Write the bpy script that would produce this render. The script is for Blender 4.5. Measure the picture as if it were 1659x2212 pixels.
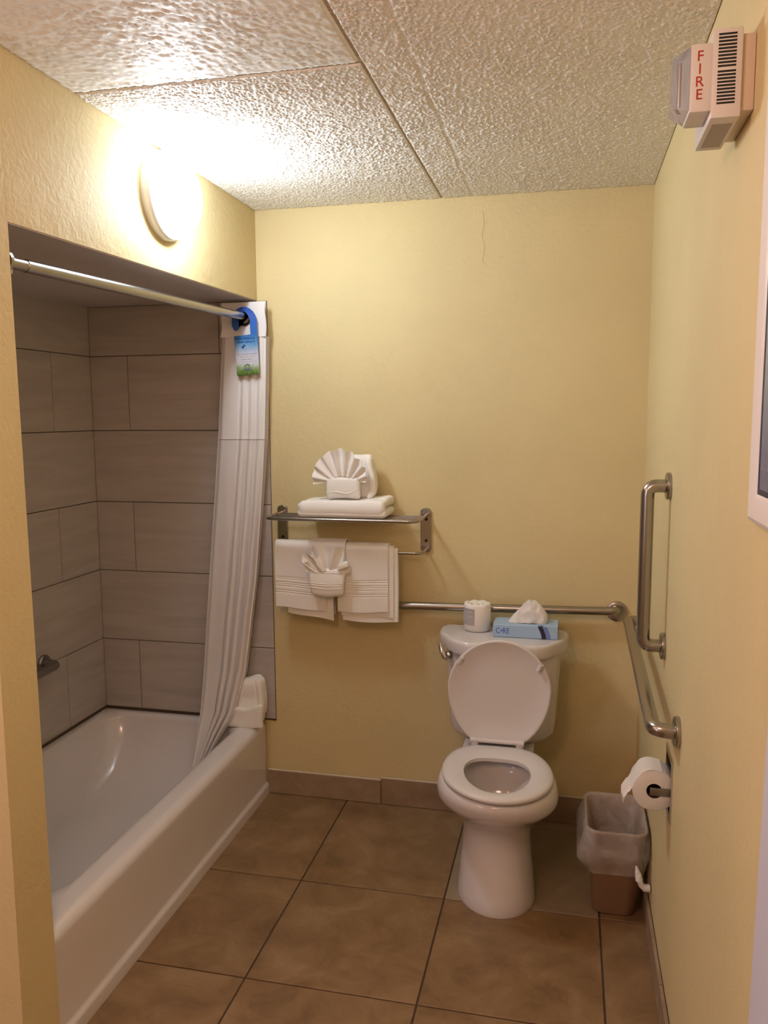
import bpy, bmesh, math, random
import numpy as np
from mathutils import Vector, Matrix, Euler
from mathutils import noise as mnoise

# ---------------------------------------------------------------- clean
for o in list(bpy.data.objects):
    bpy.data.objects.remove(o)
SC = bpy.context.scene
COL = SC.collection
random.seed(4)
PI = math.pi

# ---------------------------------------------------------------- camera
YAW, PITCH, ROLL = 0.2253, -0.1197, 0.0060
CAM = Vector((1.2651, -3.2051, 1.6519))
FPX = 1747.05
Rc = Matrix.Rotation(YAW, 3, 'Z') @ Matrix.Rotation(PITCH, 3, 'X') @ Matrix.Rotation(ROLL, 3, 'Y')
cd = bpy.data.cameras.new('camera')
cam = bpy.data.objects.new('camera', cd)
COL.objects.link(cam)
cd.sensor_fit = 'HORIZONTAL'
cd.sensor_width = 36.0
cd.lens = 36.0 * FPX / 1659.0
cd.clip_start = 0.02
Mx = Matrix.Identity(4)
for r in range(3):
    Mx[r][0] = Rc[r][0]
    Mx[r][1] = Rc[r][2]
    Mx[r][2] = -Rc[r][1]
    Mx[r][3] = CAM[r]
cam.matrix_world = Mx
SC.camera = cam

# ---------------------------------------------------------------- light and exposure
SC.view_settings.view_transform = 'Standard'
SC.view_settings.look = 'None'
SC.view_settings.gamma = 1.0
SC.view_settings.use_curve_mapping = False
SC.view_settings.exposure = 0.30
wd = bpy.data.worlds.new('world')
SC.world = wd
wd.use_nodes = True
wd.node_tree.nodes['Background'].inputs[0].default_value = (1.0, 0.8, 0.6, 1)
wd.node_tree.nodes['Background'].inputs[1].default_value = 0.02
SCONCE_COLOR = (0.86, 0.93, 1.0)
SCONCE_POWER = 58.0


def area_light(name, loc, target, size, power, color):
    ld = bpy.data.lights.new(name, 'AREA')
    ld.shape = 'DISK'
    ld.size = size
    ld.energy = power
    ld.color = color
    o = bpy.data.objects.new(name, ld)
    COL.objects.link(o)
    o.location = loc
    o.rotation_euler = (Vector(target) - Vector(loc)).to_track_quat('-Z', 'Y').to_euler()
    return o


vd = bpy.data.lights.new('vanity_lamp', 'POINT')
vd.shadow_soft_size = 0.16
vd.energy = 19.0
vd.color = (1.0, 0.62, 0.46)
vo = bpy.data.objects.new('vanity_lamp', vd)
COL.objects.link(vo)
vo.location = (0.72, -2.75, 2.16)
pd = bpy.data.lights.new('entry_lamp', 'POINT')
pd.shadow_soft_size = 0.11
pd.energy = 14.0
pd.color = (1.0, 0.60, 0.36)
po = bpy.data.objects.new('entry_lamp', pd)
COL.objects.link(po)
po.location = (-0.75, -2.65, 2.12)
area_light('window_daylight', (-1.3, -4.3, 1.5), (1.5, -1.2, 1.0), 0.9, 10.0, (0.70, 0.74, 1.0))


# ---------------------------------------------------------------- materials
def new_mat(name):
    m = bpy.data.materials.new(name)
    m.use_nodes = True
    nt = m.node_tree
    return m, nt, nt.nodes, nt.links, nt.nodes['Principled BSDF']


def ramp(nodes, stops):
    r = nodes.new('ShaderNodeValToRGB')
    el = r.color_ramp.elements
    while len(el) > 1:
        el.remove(el[-1])
    el[0].position = stops[0][0]
    el[0].color = (*stops[0][1], 1)
    for p, c in stops[1:]:
        e = el.new(p)
        e.color = (*c, 1)
    return r


def simple(name, col, rough=0.5, metal=0.0, bump=0.0, scale=80.0, var=0.0, spec=None, detail=4, dist=0.02, coat=0.0,
           trans=0.0, sss=0.0):
    """principled material with an optional noise relief and a small colour variation"""
    m, nt, N, L, B = new_mat(name)
    B.inputs['Base Color'].default_value = (*col, 1)
    B.inputs['Roughness'].default_value = rough
    B.inputs['Metallic'].default_value = metal
    if spec is not None:
        B.inputs['Specular IOR Level'].default_value = spec
    if coat:
        B.inputs['Coat Weight'].default_value = coat
        B.inputs['Coat Roughness'].default_value = 0.08
    if trans:
        B.inputs['Transmission Weight'].default_value = trans
    tc = N.new('ShaderNodeTexCoord')
    nz = N.new('ShaderNodeTexNoise')
    nz.inputs['Scale'].default_value = scale
    nz.inputs['Detail'].default_value = detail
    L.new(tc.outputs['Object'], nz.inputs['Vector'])
    if bump:
        bp = N.new('ShaderNodeBump')
        bp.inputs['Strength'].default_value = bump
        bp.inputs['Distance'].default_value = dist
        L.new(nz.outputs['Fac'], bp.inputs['Height'])
        L.new(bp.outputs['Normal'], B.inputs['Normal'])
    if var:
        r = ramp(N, [(0.3, tuple(c * (1 - var) for c in col)), (0.7, tuple(min(1, c * (1 + var)) for c in col))])
        n2 = N.new('ShaderNodeTexNoise')
        n2.inputs['Scale'].default_value = scale * 0.08
        n2.inputs['Detail'].default_value = 3
        L.new(tc.outputs['Object'], n2.inputs['Vector'])
        L.new(n2.outputs['Fac'], r.inputs['Fac'])
        L.new(r.outputs['Color'], B.inputs['Base Color'])
    return m


def wall_paint(name, col):
    m, nt, N, L, B = new_mat(name)
    B.inputs['Roughness'].default_value = 0.58
    B.inputs['Specular IOR Level'].default_value = 0.22
    tc = N.new('ShaderNodeTexCoord')
    a = N.new('ShaderNodeTexNoise')
    a.inputs['Scale'].default_value = 55
    a.inputs['Detail'].default_value = 3
    a.inputs['Distortion'].default_value = 0.6
    b = N.new('ShaderNodeTexNoise')
    b.inputs['Scale'].default_value = 14
    b.inputs['Detail'].default_value = 5
    b.inputs['Distortion'].default_value = 1.2
    mx = N.new('ShaderNodeMix')
    mx.inputs['Factor'].default_value = 0.5
    for n in (a, b):
        L.new(tc.outputs['Object'], n.inputs['Vector'])
    L.new(a.outputs['Fac'], mx.inputs['A'])
    L.new(b.outputs['Fac'], mx.inputs['B'])
    bp = N.new('ShaderNodeBump')
    bp.inputs['Strength'].default_value = 0.24
    bp.inputs['Distance'].default_value = 0.012
    L.new(mx.outputs['Result'], bp.inputs['Height'])
    L.new(bp.outputs['Normal'], B.inputs['Normal'])
    c = N.new('ShaderNodeTexNoise')
    c.inputs['Scale'].default_value = 2.2
    c.inputs['Detail'].default_value = 6
    L.new(tc.outputs['Object'], c.inputs['Vector'])
    r = ramp(N, [(0.35, tuple(x * 0.96 for x in col)), (0.65, tuple(min(1, x * 1.03) for x in col))])
    L.new(c.outputs['Fac'], r.inputs['Fac'])
    L.new(r.outputs['Color'], B.inputs['Base Color'])
    return m


def shower_tile_mat():
    m, nt, N, L, B = new_mat('taupe_wall_tile')
    B.inputs['Roughness'].default_value = 0.34
    tc = N.new('ShaderNodeTexCoord')
    oi = N.new('ShaderNodeObjectInfo')
    ad = N.new('ShaderNodeVectorMath')
    ad.operation = 'MULTIPLY_ADD'
    ad.inputs[1].default_value = (1, 1, 1)
    cb = N.new('ShaderNodeCombineXYZ')
    ml = N.new('ShaderNodeMath')
    ml.operation = 'MULTIPLY'
    ml.inputs[1].default_value = 37.0
    L.new(oi.outputs['Random'], ml.inputs[0])
    for k in range(3):
        L.new(ml.outputs[0], cb.inputs[k])
    L.new(tc.outputs['Object'], ad.inputs[0])
    L.new(cb.outputs[0], ad.inputs[2])
    mp = N.new('ShaderNodeMapping')
    mp.inputs['Scale'].default_value = (1.5, 13, 1)
    mp.inputs['Rotation'].default_value = (0, 0, 0.06)
    L.new(ad.outputs[0], mp.inputs['Vector'])
    nz = N.new('ShaderNodeTexNoise')
    nz.inputs['Scale'].default_value = 1.6
    nz.inputs['Detail'].default_value = 7
    nz.inputs['Distortion'].default_value = 0.9
    L.new(mp.outputs[0], nz.inputs['Vector'])
    r = ramp(N, [(0.25, (0.42, 0.375, 0.345)), (0.5, (0.485, 0.435, 0.405)), (0.75, (0.54, 0.49, 0.46))])
    L.new(nz.outputs['Fac'], r.inputs['Fac'])
    L.new(r.outputs['Color'], B.inputs['Base Color'])
    return m


def floor_tile_mat(name, a, b, c):
    m, nt, N, L, B = new_mat(name)
    tc = N.new('ShaderNodeTexCoord')
    oi = N.new('ShaderNodeObjectInfo')
    ml = N.new('ShaderNodeMath')
    ml.operation = 'MULTIPLY'
    ml.inputs[1].default_value = 53.0
    L.new(oi.outputs['Random'], ml.inputs[0])
    cb = N.new('ShaderNodeCombineXYZ')
    for k in range(3):
        L.new(ml.outputs[0], cb.inputs[k])
    ad = N.new('ShaderNodeVectorMath')
    ad.operation = 'ADD'
    L.new(tc.outputs['Object'], ad.inputs[0])
    L.new(cb.outputs[0], ad.inputs[1])
    nz = N.new('ShaderNodeTexNoise')
    nz.inputs['Scale'].default_value = 6.5
    nz.inputs['Detail'].default_value = 10
    nz.inputs['Roughness'].default_value = 0.68
    nz.inputs['Distortion'].default_value = 0.5
    L.new(ad.outputs[0], nz.inputs['Vector'])
    r = ramp(N, [(0.30, a), (0.5, b), (0.72, c)])
    L.new(nz.outputs['Fac'], r.inputs['Fac'])
    L.new(r.outputs['Color'], B.inputs['Base Color'])
    B.inputs['Roughness'].default_value = 0.42
    B.inputs['Specular IOR Level'].default_value = 0.4
    bp = N.new('ShaderNodeBump')
    bp.inputs['Strength'].default_value = 0.12
    bp.inputs['Distance'].default_value = 0.01
    L.new(nz.outputs['Fac'], bp.inputs['Height'])
    L.new(bp.outputs['Normal'], B.inputs['Normal'])
    return m


def brushed_mat():
    m, nt, N, L, B = new_mat('brushed_steel')
    B.inputs['Base Color'].default_value = (0.40, 0.375, 0.355, 1)
    B.inputs['Metallic'].default_value = 1.0
    tc = N.new('ShaderNodeTexCoord')
    nz = N.new('ShaderNodeTexNoise')
    nz.inputs['Scale'].default_value = 260
    nz.inputs['Detail'].default_value = 2
    L.new(tc.outputs['Object'], nz.inputs['Vector'])
    mr = N.new('ShaderNodeMapRange')
    mr.inputs['To Min'].default_value = 0.17
    mr.inputs['To Max'].default_value = 0.30
    L.new(nz.outputs['Fac'], mr.inputs['Value'])
    L.new(mr.outputs['Result'], B.inputs['Roughness'])
    return m


def cloth_mat(name, col, scale=900.0, bump=0.35, trans=0.0):
    m, nt, N, L, B = new_mat(name)
    B.inputs['Base Color'].default_value = (*col, 1)
    B.inputs['Roughness'].default_value = 0.95
    B.inputs['Specular IOR Level'].default_value = 0.1
    B.inputs['Sheen Weight'].default_value = 0.15
    tc = N.new('ShaderNodeTexCoord')
    nz = N.new('ShaderNodeTexNoise')
    nz.inputs['Scale'].default_value = scale
    nz.inputs['Detail'].default_value = 2
    L.new(tc.outputs['Object'], nz.inputs['Vector'])
    bp = N.new('ShaderNodeBump')
    bp.inputs['Strength'].default_value = bump
    bp.inputs['Distance'].default_value = 0.003
    L.new(nz.outputs['Fac'], bp.inputs['Height'])
    L.new(bp.outputs['Normal'], B.inputs['Normal'])
    if trans:
        tl = N.new('ShaderNodeBsdfTranslucent')
        tl.inputs['Color'].default_value = (*col, 1)
        mx = N.new('ShaderNodeMixShader')
        mx.inputs[0].default_value = trans
        out = N['Material Output']
        L.new(B.outputs[0], mx.inputs[1])
        L.new(tl.outputs[0], mx.inputs[2])
        L.new(mx.outputs[0], out.inputs['Surface'])
    return m


def liner_mat():
    m, nt, N, L, B = new_mat('clear_bin_liner')
    B.inputs['Base Color'].default_value = (0.80, 0.78, 0.76, 1)
    B.inputs['Roughness'].default_value = 0.32
    tr = N.new('ShaderNodeBsdfTransparent')
    tr.inputs['Color'].default_value = (0.96, 0.95, 0.94, 1)
    tc = N.new('ShaderNodeTexCoord')
    nz = N.new('ShaderNodeTexNoise')
    nz.inputs['Scale'].default_value = 13
    nz.inputs['Detail'].default_value = 4
    nz.inputs['Distortion'].default_value = 0.8
    L.new(tc.outputs['Object'], nz.inputs['Vector'])
    mr = N.new('ShaderNodeMapRange')
    mr.inputs['From Min'].default_value = 0.3
    mr.inputs['From Max'].default_value = 0.7
    mr.inputs['To Min'].default_value = 0.16
    mr.inputs['To Max'].default_value = 0.40
    L.new(nz.outputs['Fac'], mr.inputs['Value'])
    mx = N.new('ShaderNodeMixShader')
    L.new(mr.outputs['Result'], mx.inputs[0])
    L.new(tr.outputs[0], mx.inputs[1])
    L.new(B.outputs[0], mx.inputs[2])
    L.new(mx.outputs[0], N['Material Output'].inputs['Surface'])
    return m


def emission(name, col, strength):
    m, nt, N, L, B = new_mat(name)
    e = N.new('ShaderNodeEmission')
    e.inputs[0].default_value = (*col, 1)
    e.inputs[1].default_value = strength
    L.new(e.outputs[0], N['Material Output'].inputs['Surface'])
    return m


def gradient_z(name, stops, z0, z1, rough=0.4, axis=2, grass=False):
    """colours along one object axis (flat print)"""
    m, nt, N, L, B = new_mat(name)
    B.inputs['Roughness'].default_value = rough
    tc = N.new('ShaderNodeTexCoord')
    sp = N.new('ShaderNodeSeparateXYZ')
    L.new(tc.outputs['Object'], sp.inputs[0])
    mr = N.new('ShaderNodeMapRange')
    mr.inputs['From Min'].default_value = z0
    mr.inputs['From Max'].default_value = z1
    src = sp.outputs[axis]
    if grass:
        mp = N.new('ShaderNodeMapping')
        mp.inputs['Scale'].default_value = (260, 1, 45)
        L.new(tc.outputs['Object'], mp.inputs['Vector'])
        nz = N.new('ShaderNodeTexNoise')
        nz.inputs['Scale'].default_value = 1.0
        nz.inputs['Detail'].default_value = 3
        L.new(mp.outputs[0], nz.inputs['Vector'])
        ma = N.new('ShaderNodeMath')
        ma.operation = 'MULTIPLY_ADD'
        ma.inputs[1].default_value = 0.05
        L.new(nz.outputs['Fac'], ma.inputs[0])
        L.new(src, ma.inputs[2])
        sb = N.new('ShaderNodeMath')
        sb.operation = 'SUBTRACT'
        sb.inputs[1].default_value = 0.025
        L.new(ma.outputs[0], sb.inputs[0])
        src = sb.outputs[0]
    L.new(src, mr.inputs['Value'])
    r = ramp(N, stops)
    L.new(mr.outputs['Result'], r.inputs['Fac'])
    L.new(r.outputs['Color'], B.inputs['Base Color'])
    return m


YELLOW = (0.70, 0.585, 0.325)
M = {}
M['wall'] = wall_paint('cream_yellow_wall_paint', YELLOW)
M['ceil'] = simple('popcorn_ceiling', (0.88, 0.86, 0.81), 0.55, spec=0.4)
M['seam'] = simple('ceiling_seam', (0.50, 0.40, 0.28), 0.8, bump=0.4, scale=120)
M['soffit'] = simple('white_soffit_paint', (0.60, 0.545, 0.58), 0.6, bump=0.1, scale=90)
M['grout'] = simple('dark_grout', (0.085, 0.055, 0.035), 0.9, bump=0.3, scale=200)
M['tgrout'] = simple('brown_tile_grout', (0.12, 0.085, 0.06), 0.9, bump=0.3, scale=200)
M['stile'] = shower_tile_mat()
M['ftile'] = floor_tile_mat('brown_floor_tile', (0.160, 0.092, 0.042), (0.240, 0.145, 0.068), (0.335, 0.220, 0.118))
M['ftile2'] = floor_tile_mat('pale_floor_tile', (0.225, 0.165, 0.105), (0.27, 0.205, 0.135), (0.32, 0.25, 0.17))
M['btile'] = floor_tile_mat('brown_base_tile', (0.24, 0.16, 0.105), (0.32, 0.225, 0.15), (0.40, 0.30, 0.21))
M['caulk'] = simple('white_caulk', (0.72, 0.64, 0.52), 0.6, bump=0.3, scale=150)
M['tub'] = simple('white_tub_enamel', (0.74, 0.70, 0.70), 0.18, coat=0.4)
M['china'] = simple('white_vitreous_china', (0.66, 0.625, 0.62), 0.12, coat=0.5)
M['seat'] = simple('white_plastic_seat', (0.67, 0.63, 0.62), 0.26)
M['steel'] = brushed_mat()
M['chrome'] = simple('polished_chrome', (0.62, 0.60, 0.60), 0.12, 1.0)
M['dark'] = simple('dark_void', (0.015, 0.012, 0.010), 0.8)
M['towel'] = cloth_mat('white_terry_towel', (0.93, 0.90, 0.87))
M['curtain'] = cloth_mat('white_shower_curtain', (0.86, 0.82, 0.82), 600, 0.12, 0.10)
M['curtain2'] = cloth_mat('white_curtain_header', (0.90, 0.87, 0.87), 600, 0.1, 0.08)
M['paper'] = cloth_mat('white_tissue_paper', (0.86, 0.82, 0.79), 500, 0.2, 0.15)
M['wrap'] = simple('white_paper_wrapper', (0.84, 0.80, 0.75), 0.6, bump=0.25, scale=60, dist=0.004)
M['greylab'] = simple('grey_printed_label', (0.42, 0.38, 0.37), 0.6)
M['labline'] = simple('pale_label_print', (0.66, 0.62, 0.60), 0.6)
M['core'] = simple('brown_cardboard', (0.10, 0.06, 0.04), 0.9)
M['can'] = simple('tan_plastic', (0.34, 0.20, 0.118), 0.45, var=0.04)
M['liner'] = liner_mat()
M['knot'] = simple('white_bag_knot', (0.78, 0.76, 0.74), 0.35, bump=0.3, scale=90)
M['blue'] = simple('pale_blue_carton', (0.36, 0.52, 0.72), 0.5)
M['navy'] = simple('navy_print', (0.018, 0.016, 0.05), 0.5)
M['royal'] = simple('royal_blue_print', (0.05, 0.10, 0.42), 0.5)
M['midblue'] = simple('mid_blue_print', (0.17, 0.24, 0.56), 0.5)
M['alarm'] = simple('off_white_alarm_plastic', (0.70, 0.66, 0.65), 0.42)
M['alarmbox'] = simple('tan_alarm_back_box', (0.66, 0.53, 0.42), 0.45)
M['red'] = simple('red_print', (0.42, 0.02, 0.02), 0.5)
M['lens'] = simple('clear_strobe_lens', (0.95, 0.95, 0.97), 0.04, trans=1.0)
M['frame'] = simple('white_frame_paint', (0.78, 0.74, 0.76), 0.4)
M['lavender'] = simple('white_trim_paint', (0.70, 0.72, 0.90), 0.4)
M['sconce_pan'] = simple('white_sconce_pan', (0.85, 0.85, 0.86), 0.3)
M['glow'] = emission('lit_sconce_diffuser', SCONCE_COLOR, SCONCE_POWER)
M['water'] = simple('bowl_water', (0.55, 0.52, 0.48), 0.03, trans=0.4)
M['inkgrey'] = simple('grey_ink', (0.25, 0.25, 0.30), 0.6)
M['inkblue'] = simple('dark_blue_ink', (0.02, 0.06, 0.24), 0.6)
M['inkgreen'] = simple('dark_green_ink', (0.03, 0.09, 0.07), 0.6)
M['alcovebar'] = simple('shade_darkened_steel', (0.30, 0.29, 0.29), 0.35, 1.0)  # plain steel with the shade on it put into a darker colour

# ---------------------------------------------------------------- object helpers
WLOC = {}


def thing(name, loc, label, cat, group=None):
    o = bpy.data.objects.new(name, None)
    o.empty_display_size = 0.05
    COL.objects.link(o)
    o.location = loc
    WLOC[o.name] = Vector(loc)
    o['label'] = label
    o['category'] = cat
    if group:
        o['group'] = group
    return o


class MB:
    """collects geometry in world coordinates"""

    def __init__(self):
        self.v = []
        self.f = []

    def add(self, vs, fs):
        b = len(self.v)
        self.v += [tuple(p) for p in vs]
        self.f += [tuple(b + i for i in f) for f in fs]
        return self

    def box(self, x0, x1, y0, y1, z0, z1):
        vs = [(x0, y0, z0), (x1, y0, z0), (x1, y1, z0), (x0, y1, z0), (x0, y0, z1), (x1, y0, z1), (x1, y1, z1), (x0, y1, z1)]
        return self.add(vs, [(0, 3, 2, 1), (4, 5, 6, 7), (0, 1, 5, 4), (1, 2, 6, 5), (2, 3, 7, 6), (3, 0, 4, 7)])

    def hexa(self, vs):
        return self.add(vs, [(0, 3, 2, 1), (4, 5, 6, 7), (0, 1, 5, 4), (1, 2, 6, 5), (2, 3, 7, 6), (3, 0, 4, 7)])

    def loft(self, loops, cap0=True, cap1=True):
        n = len(loops[0])
        vs = [p for l in loops for p in l]
        fs = []
        for k in range(len(loops) - 1):
            for i in range(n):
                j = (i + 1) % n
                fs.append((k * n + i, k * n + j, (k + 1) * n + j, (k + 1) * n + i))
        if cap0:
            fs.append(tuple(range(n - 1, -1, -1)))
        if cap1:
            b = (len(loops) - 1) * n
            fs.append(tuple(b + i for i in range(n)))
        return self.add(vs, fs)

    def grid(self, P, close_u=False):
        """P[row][col] points"""
        nr, nc = len(P), len(P[0])
        vs = [p for row in P for p in row]
        fs = []
        for r in range(nr - 1):
            for c in range(nc if close_u else nc - 1):
                d = (c + 1) % nc
                fs.append((r * nc + c, r * nc + d, (r + 1) * nc + d, (r + 1) * nc + c))
        return self.add(vs, fs)

    def tube(self, path, rad, n=12, cap=True):
        path = [Vector(p) for p in path]
        rads = rad if isinstance(rad, (list, tuple)) else [rad] * len(path)
        t0 = (path[1] - path[0]).normalized()
        up = Vector((0, 0, 1)) if abs(t0.z) < 0.9 else Vector((0, 1, 0))
        nrm = t0.cross(up).normalized()
        loops = []
        for i, p in enumerate(path):
            if i == 0:
                t = t0
            elif i == len(path) - 1:
                t = (path[i] - path[i - 1]).normalized()
            else:
                t = ((path[i + 1] - path[i]).normalized() + (path[i] - path[i - 1]).normalized()).normalized()
            nrm = (nrm - t * nrm.dot(t)).normalized()
            bn = t.cross(nrm)
            loops.append([p + (nrm * math.cos(a) + bn * math.sin(a)) * rads[i] for a in [2 * PI * k / n for k in range(n)]])
        return self.loft(loops, cap, cap)

    def lathe(self, origin, axis, prof, n=32):
        """prof: (distance along axis, radius)"""
        ax = Vector(axis).normalized()
        up = Vector((0, 0, 1)) if abs(ax.z) < 0.9 else Vector((0, 1, 0))
        u = ax.cross(up).normalized()
        w = ax.cross(u)
        O = Vector(origin)
        loops = [[O + ax * d + (u * math.cos(a) + w * math.sin(a)) * max(r, 1e-4) for a in [2 * PI * k / n for k in range(n)]]
                 for d, r in prof]
        return self.loft(loops)

    def build(self, name, mat, parent=None, smooth=True, angle=40, loc=None, weld=True):
        me = bpy.data.meshes.new(name)
        off = Vector((0, 0, 0))
        if parent is not None:
            off = WLOC.get(parent.name, Vector((0, 0, 0)))
        elif loc is not None:
            off = Vector(loc)
        me.from_pydata([(p[0] - off.x, p[1] - off.y, p[2] - off.z) for p in self.v], [], self.f)
        bm = bmesh.new()
        bm.from_mesh(me)
        if weld:
            bmesh.ops.remove_doubles(bm, verts=bm.verts, dist=1e-5)
        bmesh.ops.recalc_face_normals(bm, faces=bm.faces)
        bm.to_mesh(me)
        bm.free()
        me.materials.append(mat)
        o = bpy.data.objects.new(name, me)
        COL.objects.link(o)
        if parent is not None:
            o.parent = parent
            WLOC[o.name] = off.copy()
        else:
            if loc is not None:
                o.location = loc
            WLOC[o.name] = off.copy()
        if smooth:
            me.polygons.foreach_set('use_smooth', [True] * len(me.polygons))
            me.set_sharp_from_angle(angle=math.radians(angle))
        me.update()
        return o


def tag(o, label, cat, group=None):
    o['label'] = label
    o['category'] = cat
    if group:
        o['group'] = group
    return o


def struct(o):
    o['kind'] = 'structure'
    return o


def fillet(pts, r, seg=6, closed=False):
    """round the corners of a polyline (2D or 3D)"""
    P = [Vector(p) for p in pts]
    n = len(P)
    out = []
    for i in range(n):
        if not closed and i in (0, n - 1):
            out.append(P[i])
            continue
        a, b, c = P[i - 1], P[i], P[(i + 1) % n]
        d1 = (a - b)
        d2 = (c - b)
        l = min(r, d1.length * 0.48, d2.length * 0.48)
        p1 = b + d1.normalized() * l
        p2 = b + d2.normalized() * l
        for k in range(seg + 1):
            t = k / seg
            out.append(p1 * (1 - t) ** 2 + b * 2 * t * (1 - t) + p2 * t * t)
    return out


def rounded_block(name, mat, parent, x0, x1, y0, y1, z0, z1, r=0.004, seg=2, warp=None, loc=None, label=None):
    bm = bmesh.new()
    bmesh.ops.create_cube(bm, size=1.0)
    for v in bm.verts:
        v.co = Vector((x0 + (v.co.x + .5) * (x1 - x0), y0 + (v.co.y + .5) * (y1 - y0), z0 + (v.co.z + .5) * (z1 - z0)))
    bmesh.ops.bevel(bm, geom=bm.edges[:] + bm.verts[:], offset=r, segments=seg, profile=0.5, affect='EDGES', clamp_overlap=True)
    mb = MB()
    bm.verts.index_update()
    mb.add([warp(v.co) if warp else v.co for v in bm.verts], [[v.index for v in f.verts] for f in bm.faces])
    bm.free()
    o = mb.build(name, mat, parent, loc=loc)
    return o


def pillow(name, mat, parent, c, half, r, n=14, warp=None, amp=0.0, freq=8.0, loc=None, seed=0.0):
    """soft rounded block with a dense surface, for folded cloth"""
    mb = MB()
    c = Vector(c)
    hx, hy, hz = half
    inner = Vector((max(hx - r, 1e-4), max(hy - r, 1e-4), max(hz - r, 1e-4)))
    for ax in range(3):
        for s in (-1, 1):
            rows = []
            for i in range(n + 1):
                row = []
                for j in range(n + 1):
                    q = [0, 0, 0]
                    q[ax] = s
                    q[(ax + 1) % 3] = -1 + 2 * i / n
                    q[(ax + 2) % 3] = -1 + 2 * j / n
                    p = Vector((q[0] * hx, q[1] * hy, q[2] * hz))
                    k = Vector([max(-inner[t], min(inner[t], p[t])) for t in range(3)])
                    d = p - k
                    if d.length > 1e-9:
                        p = k + d.normalized() * r
                    if amp:
                        nn = mnoise.noise(Vector((p.x * freq + seed, p.y * freq + seed, p.z * freq)))
                        p = p + (p.normalized() * amp * nn)
                    p = p + c
                    row.append(warp(p) if warp else p)
                rows.append(row)
            mb.grid(rows)
    bmw = mb.build(name, mat, parent, angle=60, loc=loc)
    return bmw


SLABS = {}


def slab(name, mat, parent, w, h, t, pos, rot, ch=0.0012):
    """a tile: w by h plate, thickness t, chamfered face; local z is its front"""
    key = (round(w, 4), round(h, 4), round(t, 4), mat.name)
    if key not in SLABS:
        me = bpy.data.meshes.new(name)
        a, b = w / 2, h / 2
        vs = []
        for z, k in ((0, 0), (t - ch, 0), (t, ch)):
            vs += [(-a + k, -b + k, z), (a - k, -b + k, z), (a - k, b - k, z), (-a + k, b - k, z)]
        fs = [(8, 9, 10, 11), (3, 2, 1, 0)]
        for L0 in (0, 4):
            for i in range(4):
                j = (i + 1) % 4
                fs.append((L0 + i, L0 + j, L0 + 4 + j, L0 + 4 + i))
        me.from_pydata(vs, [], fs)
        me.materials.append(mat)
        me.update()
        SLABS[key] = me
    o = bpy.data.objects.new(name, SLABS[key])
    COL.objects.link(o)
    o.parent = parent
    o.location = Vector(pos) - WLOC.get(parent.name, Vector((0, 0, 0)))
    o.rotation_euler = rot
    return o


def text_mesh(body, size, mat, parent, name, origin, rot, extrude=0.0004, sx=1.0, align='CENTER'):
    cu = bpy.data.curves.new('t', 'FONT')
    cu.body = body
    cu.size = size
    cu.extrude = extrude
    cu.align_x = align
    cu.align_y = 'CENTER'
    cu.resolution_u = 4
    ob = bpy.data.objects.new('t', cu)
    COL.objects.link(ob)
    dg = bpy.context.evaluated_depsgraph_get()
    me = bpy.data.meshes.new_from_object(ob.evaluated_get(dg))
    bpy.data.objects.remove(ob)
    bpy.data.curves.remove(cu)
    me.name = name
    me.materials.clear()
    me.materials.append(mat)
    me.transform(Matrix.Translation(Vector(origin) - WLOC.get(parent.name, Vector((0, 0, 0)))) @ Euler(rot).to_matrix().to_4x4()
                 @ Matrix.Diagonal((sx, 1, 1, 1)))
    o = bpy.data.objects.new(name, me)
    COL.objects.link(o)
    o.parent = parent
    WLOC[o.name] = WLOC.get(parent.name, Vector((0, 0, 0))).copy()
    return o


# ---------------------------------------------------------------- the room
W = 1.548          # right wall
H = 2.479          # ceiling
JAMB = -1.52       # near side of the tub recess
DX = -0.776        # face of the tiles on the long tub wall
NEAR = -4.6
LEFT = -2.6


def TZ(y):         # underside of the header over the tub
    return 2.122 + 0.017 * y


# floor
fl = struct(MB().box(LEFT, W + .1, NEAR, 0.1, -0.08, -0.004).build('floor', M['grout'], smooth=False))
xs = [0.0, 0.362, 0.878, 1.394, W]
ys = [0.0, -0.626, -1.142, -1.658, -2.174, -2.69, -3.206, -3.722, -4.238]
J = 0.0028
for r in range(len(ys) - 1):
    for c in range(4):
        x0, x1, y1, y0 = xs[c], xs[c + 1], ys[r], ys[r + 1]
        mat = M['ftile']
        if r == 0 and c == 2:
            slab('tile', M['btile'], fl, x1 - x0 - 2 * J, 0.072 - 2 * J, 0.004, ((x0 + x1) / 2, -0.036, -0.004), (0, 0, 0))
            y1 = -0.072
            mat = M['ftile2']
        slab('tile', mat, fl, x1 - x0 - 2 * J, y1 - y0 - 2 * J, 0.004, ((x0 + x1) / 2, (y0 + y1) / 2, -0.004), (0, 0, 0))
for r in range(3, len(ys) - 1):
    for c in range(5):
        x1 = -0.154 + 0.154 - c * 0.516
        x0 = x1 - 0.516
        slab('tile', M['ftile'], fl, 0.516 - 2 * J, ys[r] - ys[r + 1] - 2 * J, 0.004, ((x0 + x1) / 2, (ys[r] + ys[r + 1]) / 2, -0.004), (0, 0, 0))

# walls
wb = struct(MB().box(-0.9, W + .12, 0.0, 0.1, -0.05, H + .03).build('wall_back', M['wall'], smooth=False))
mb = MB()
# pier between recess and entry (its recess edge leans a little, as photographed)
mb.hexa([(-0.95, -1.645, -.05), (0, -1.645, -.05), (0, -1.507, -.05), (-0.95, -1.507, -.05),
         (-0.95, -1.645, H + .03), (0, -1.645, H + .03), (0, -1.530, H + .03), (-0.95, -1.530, H + .03)])
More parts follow.
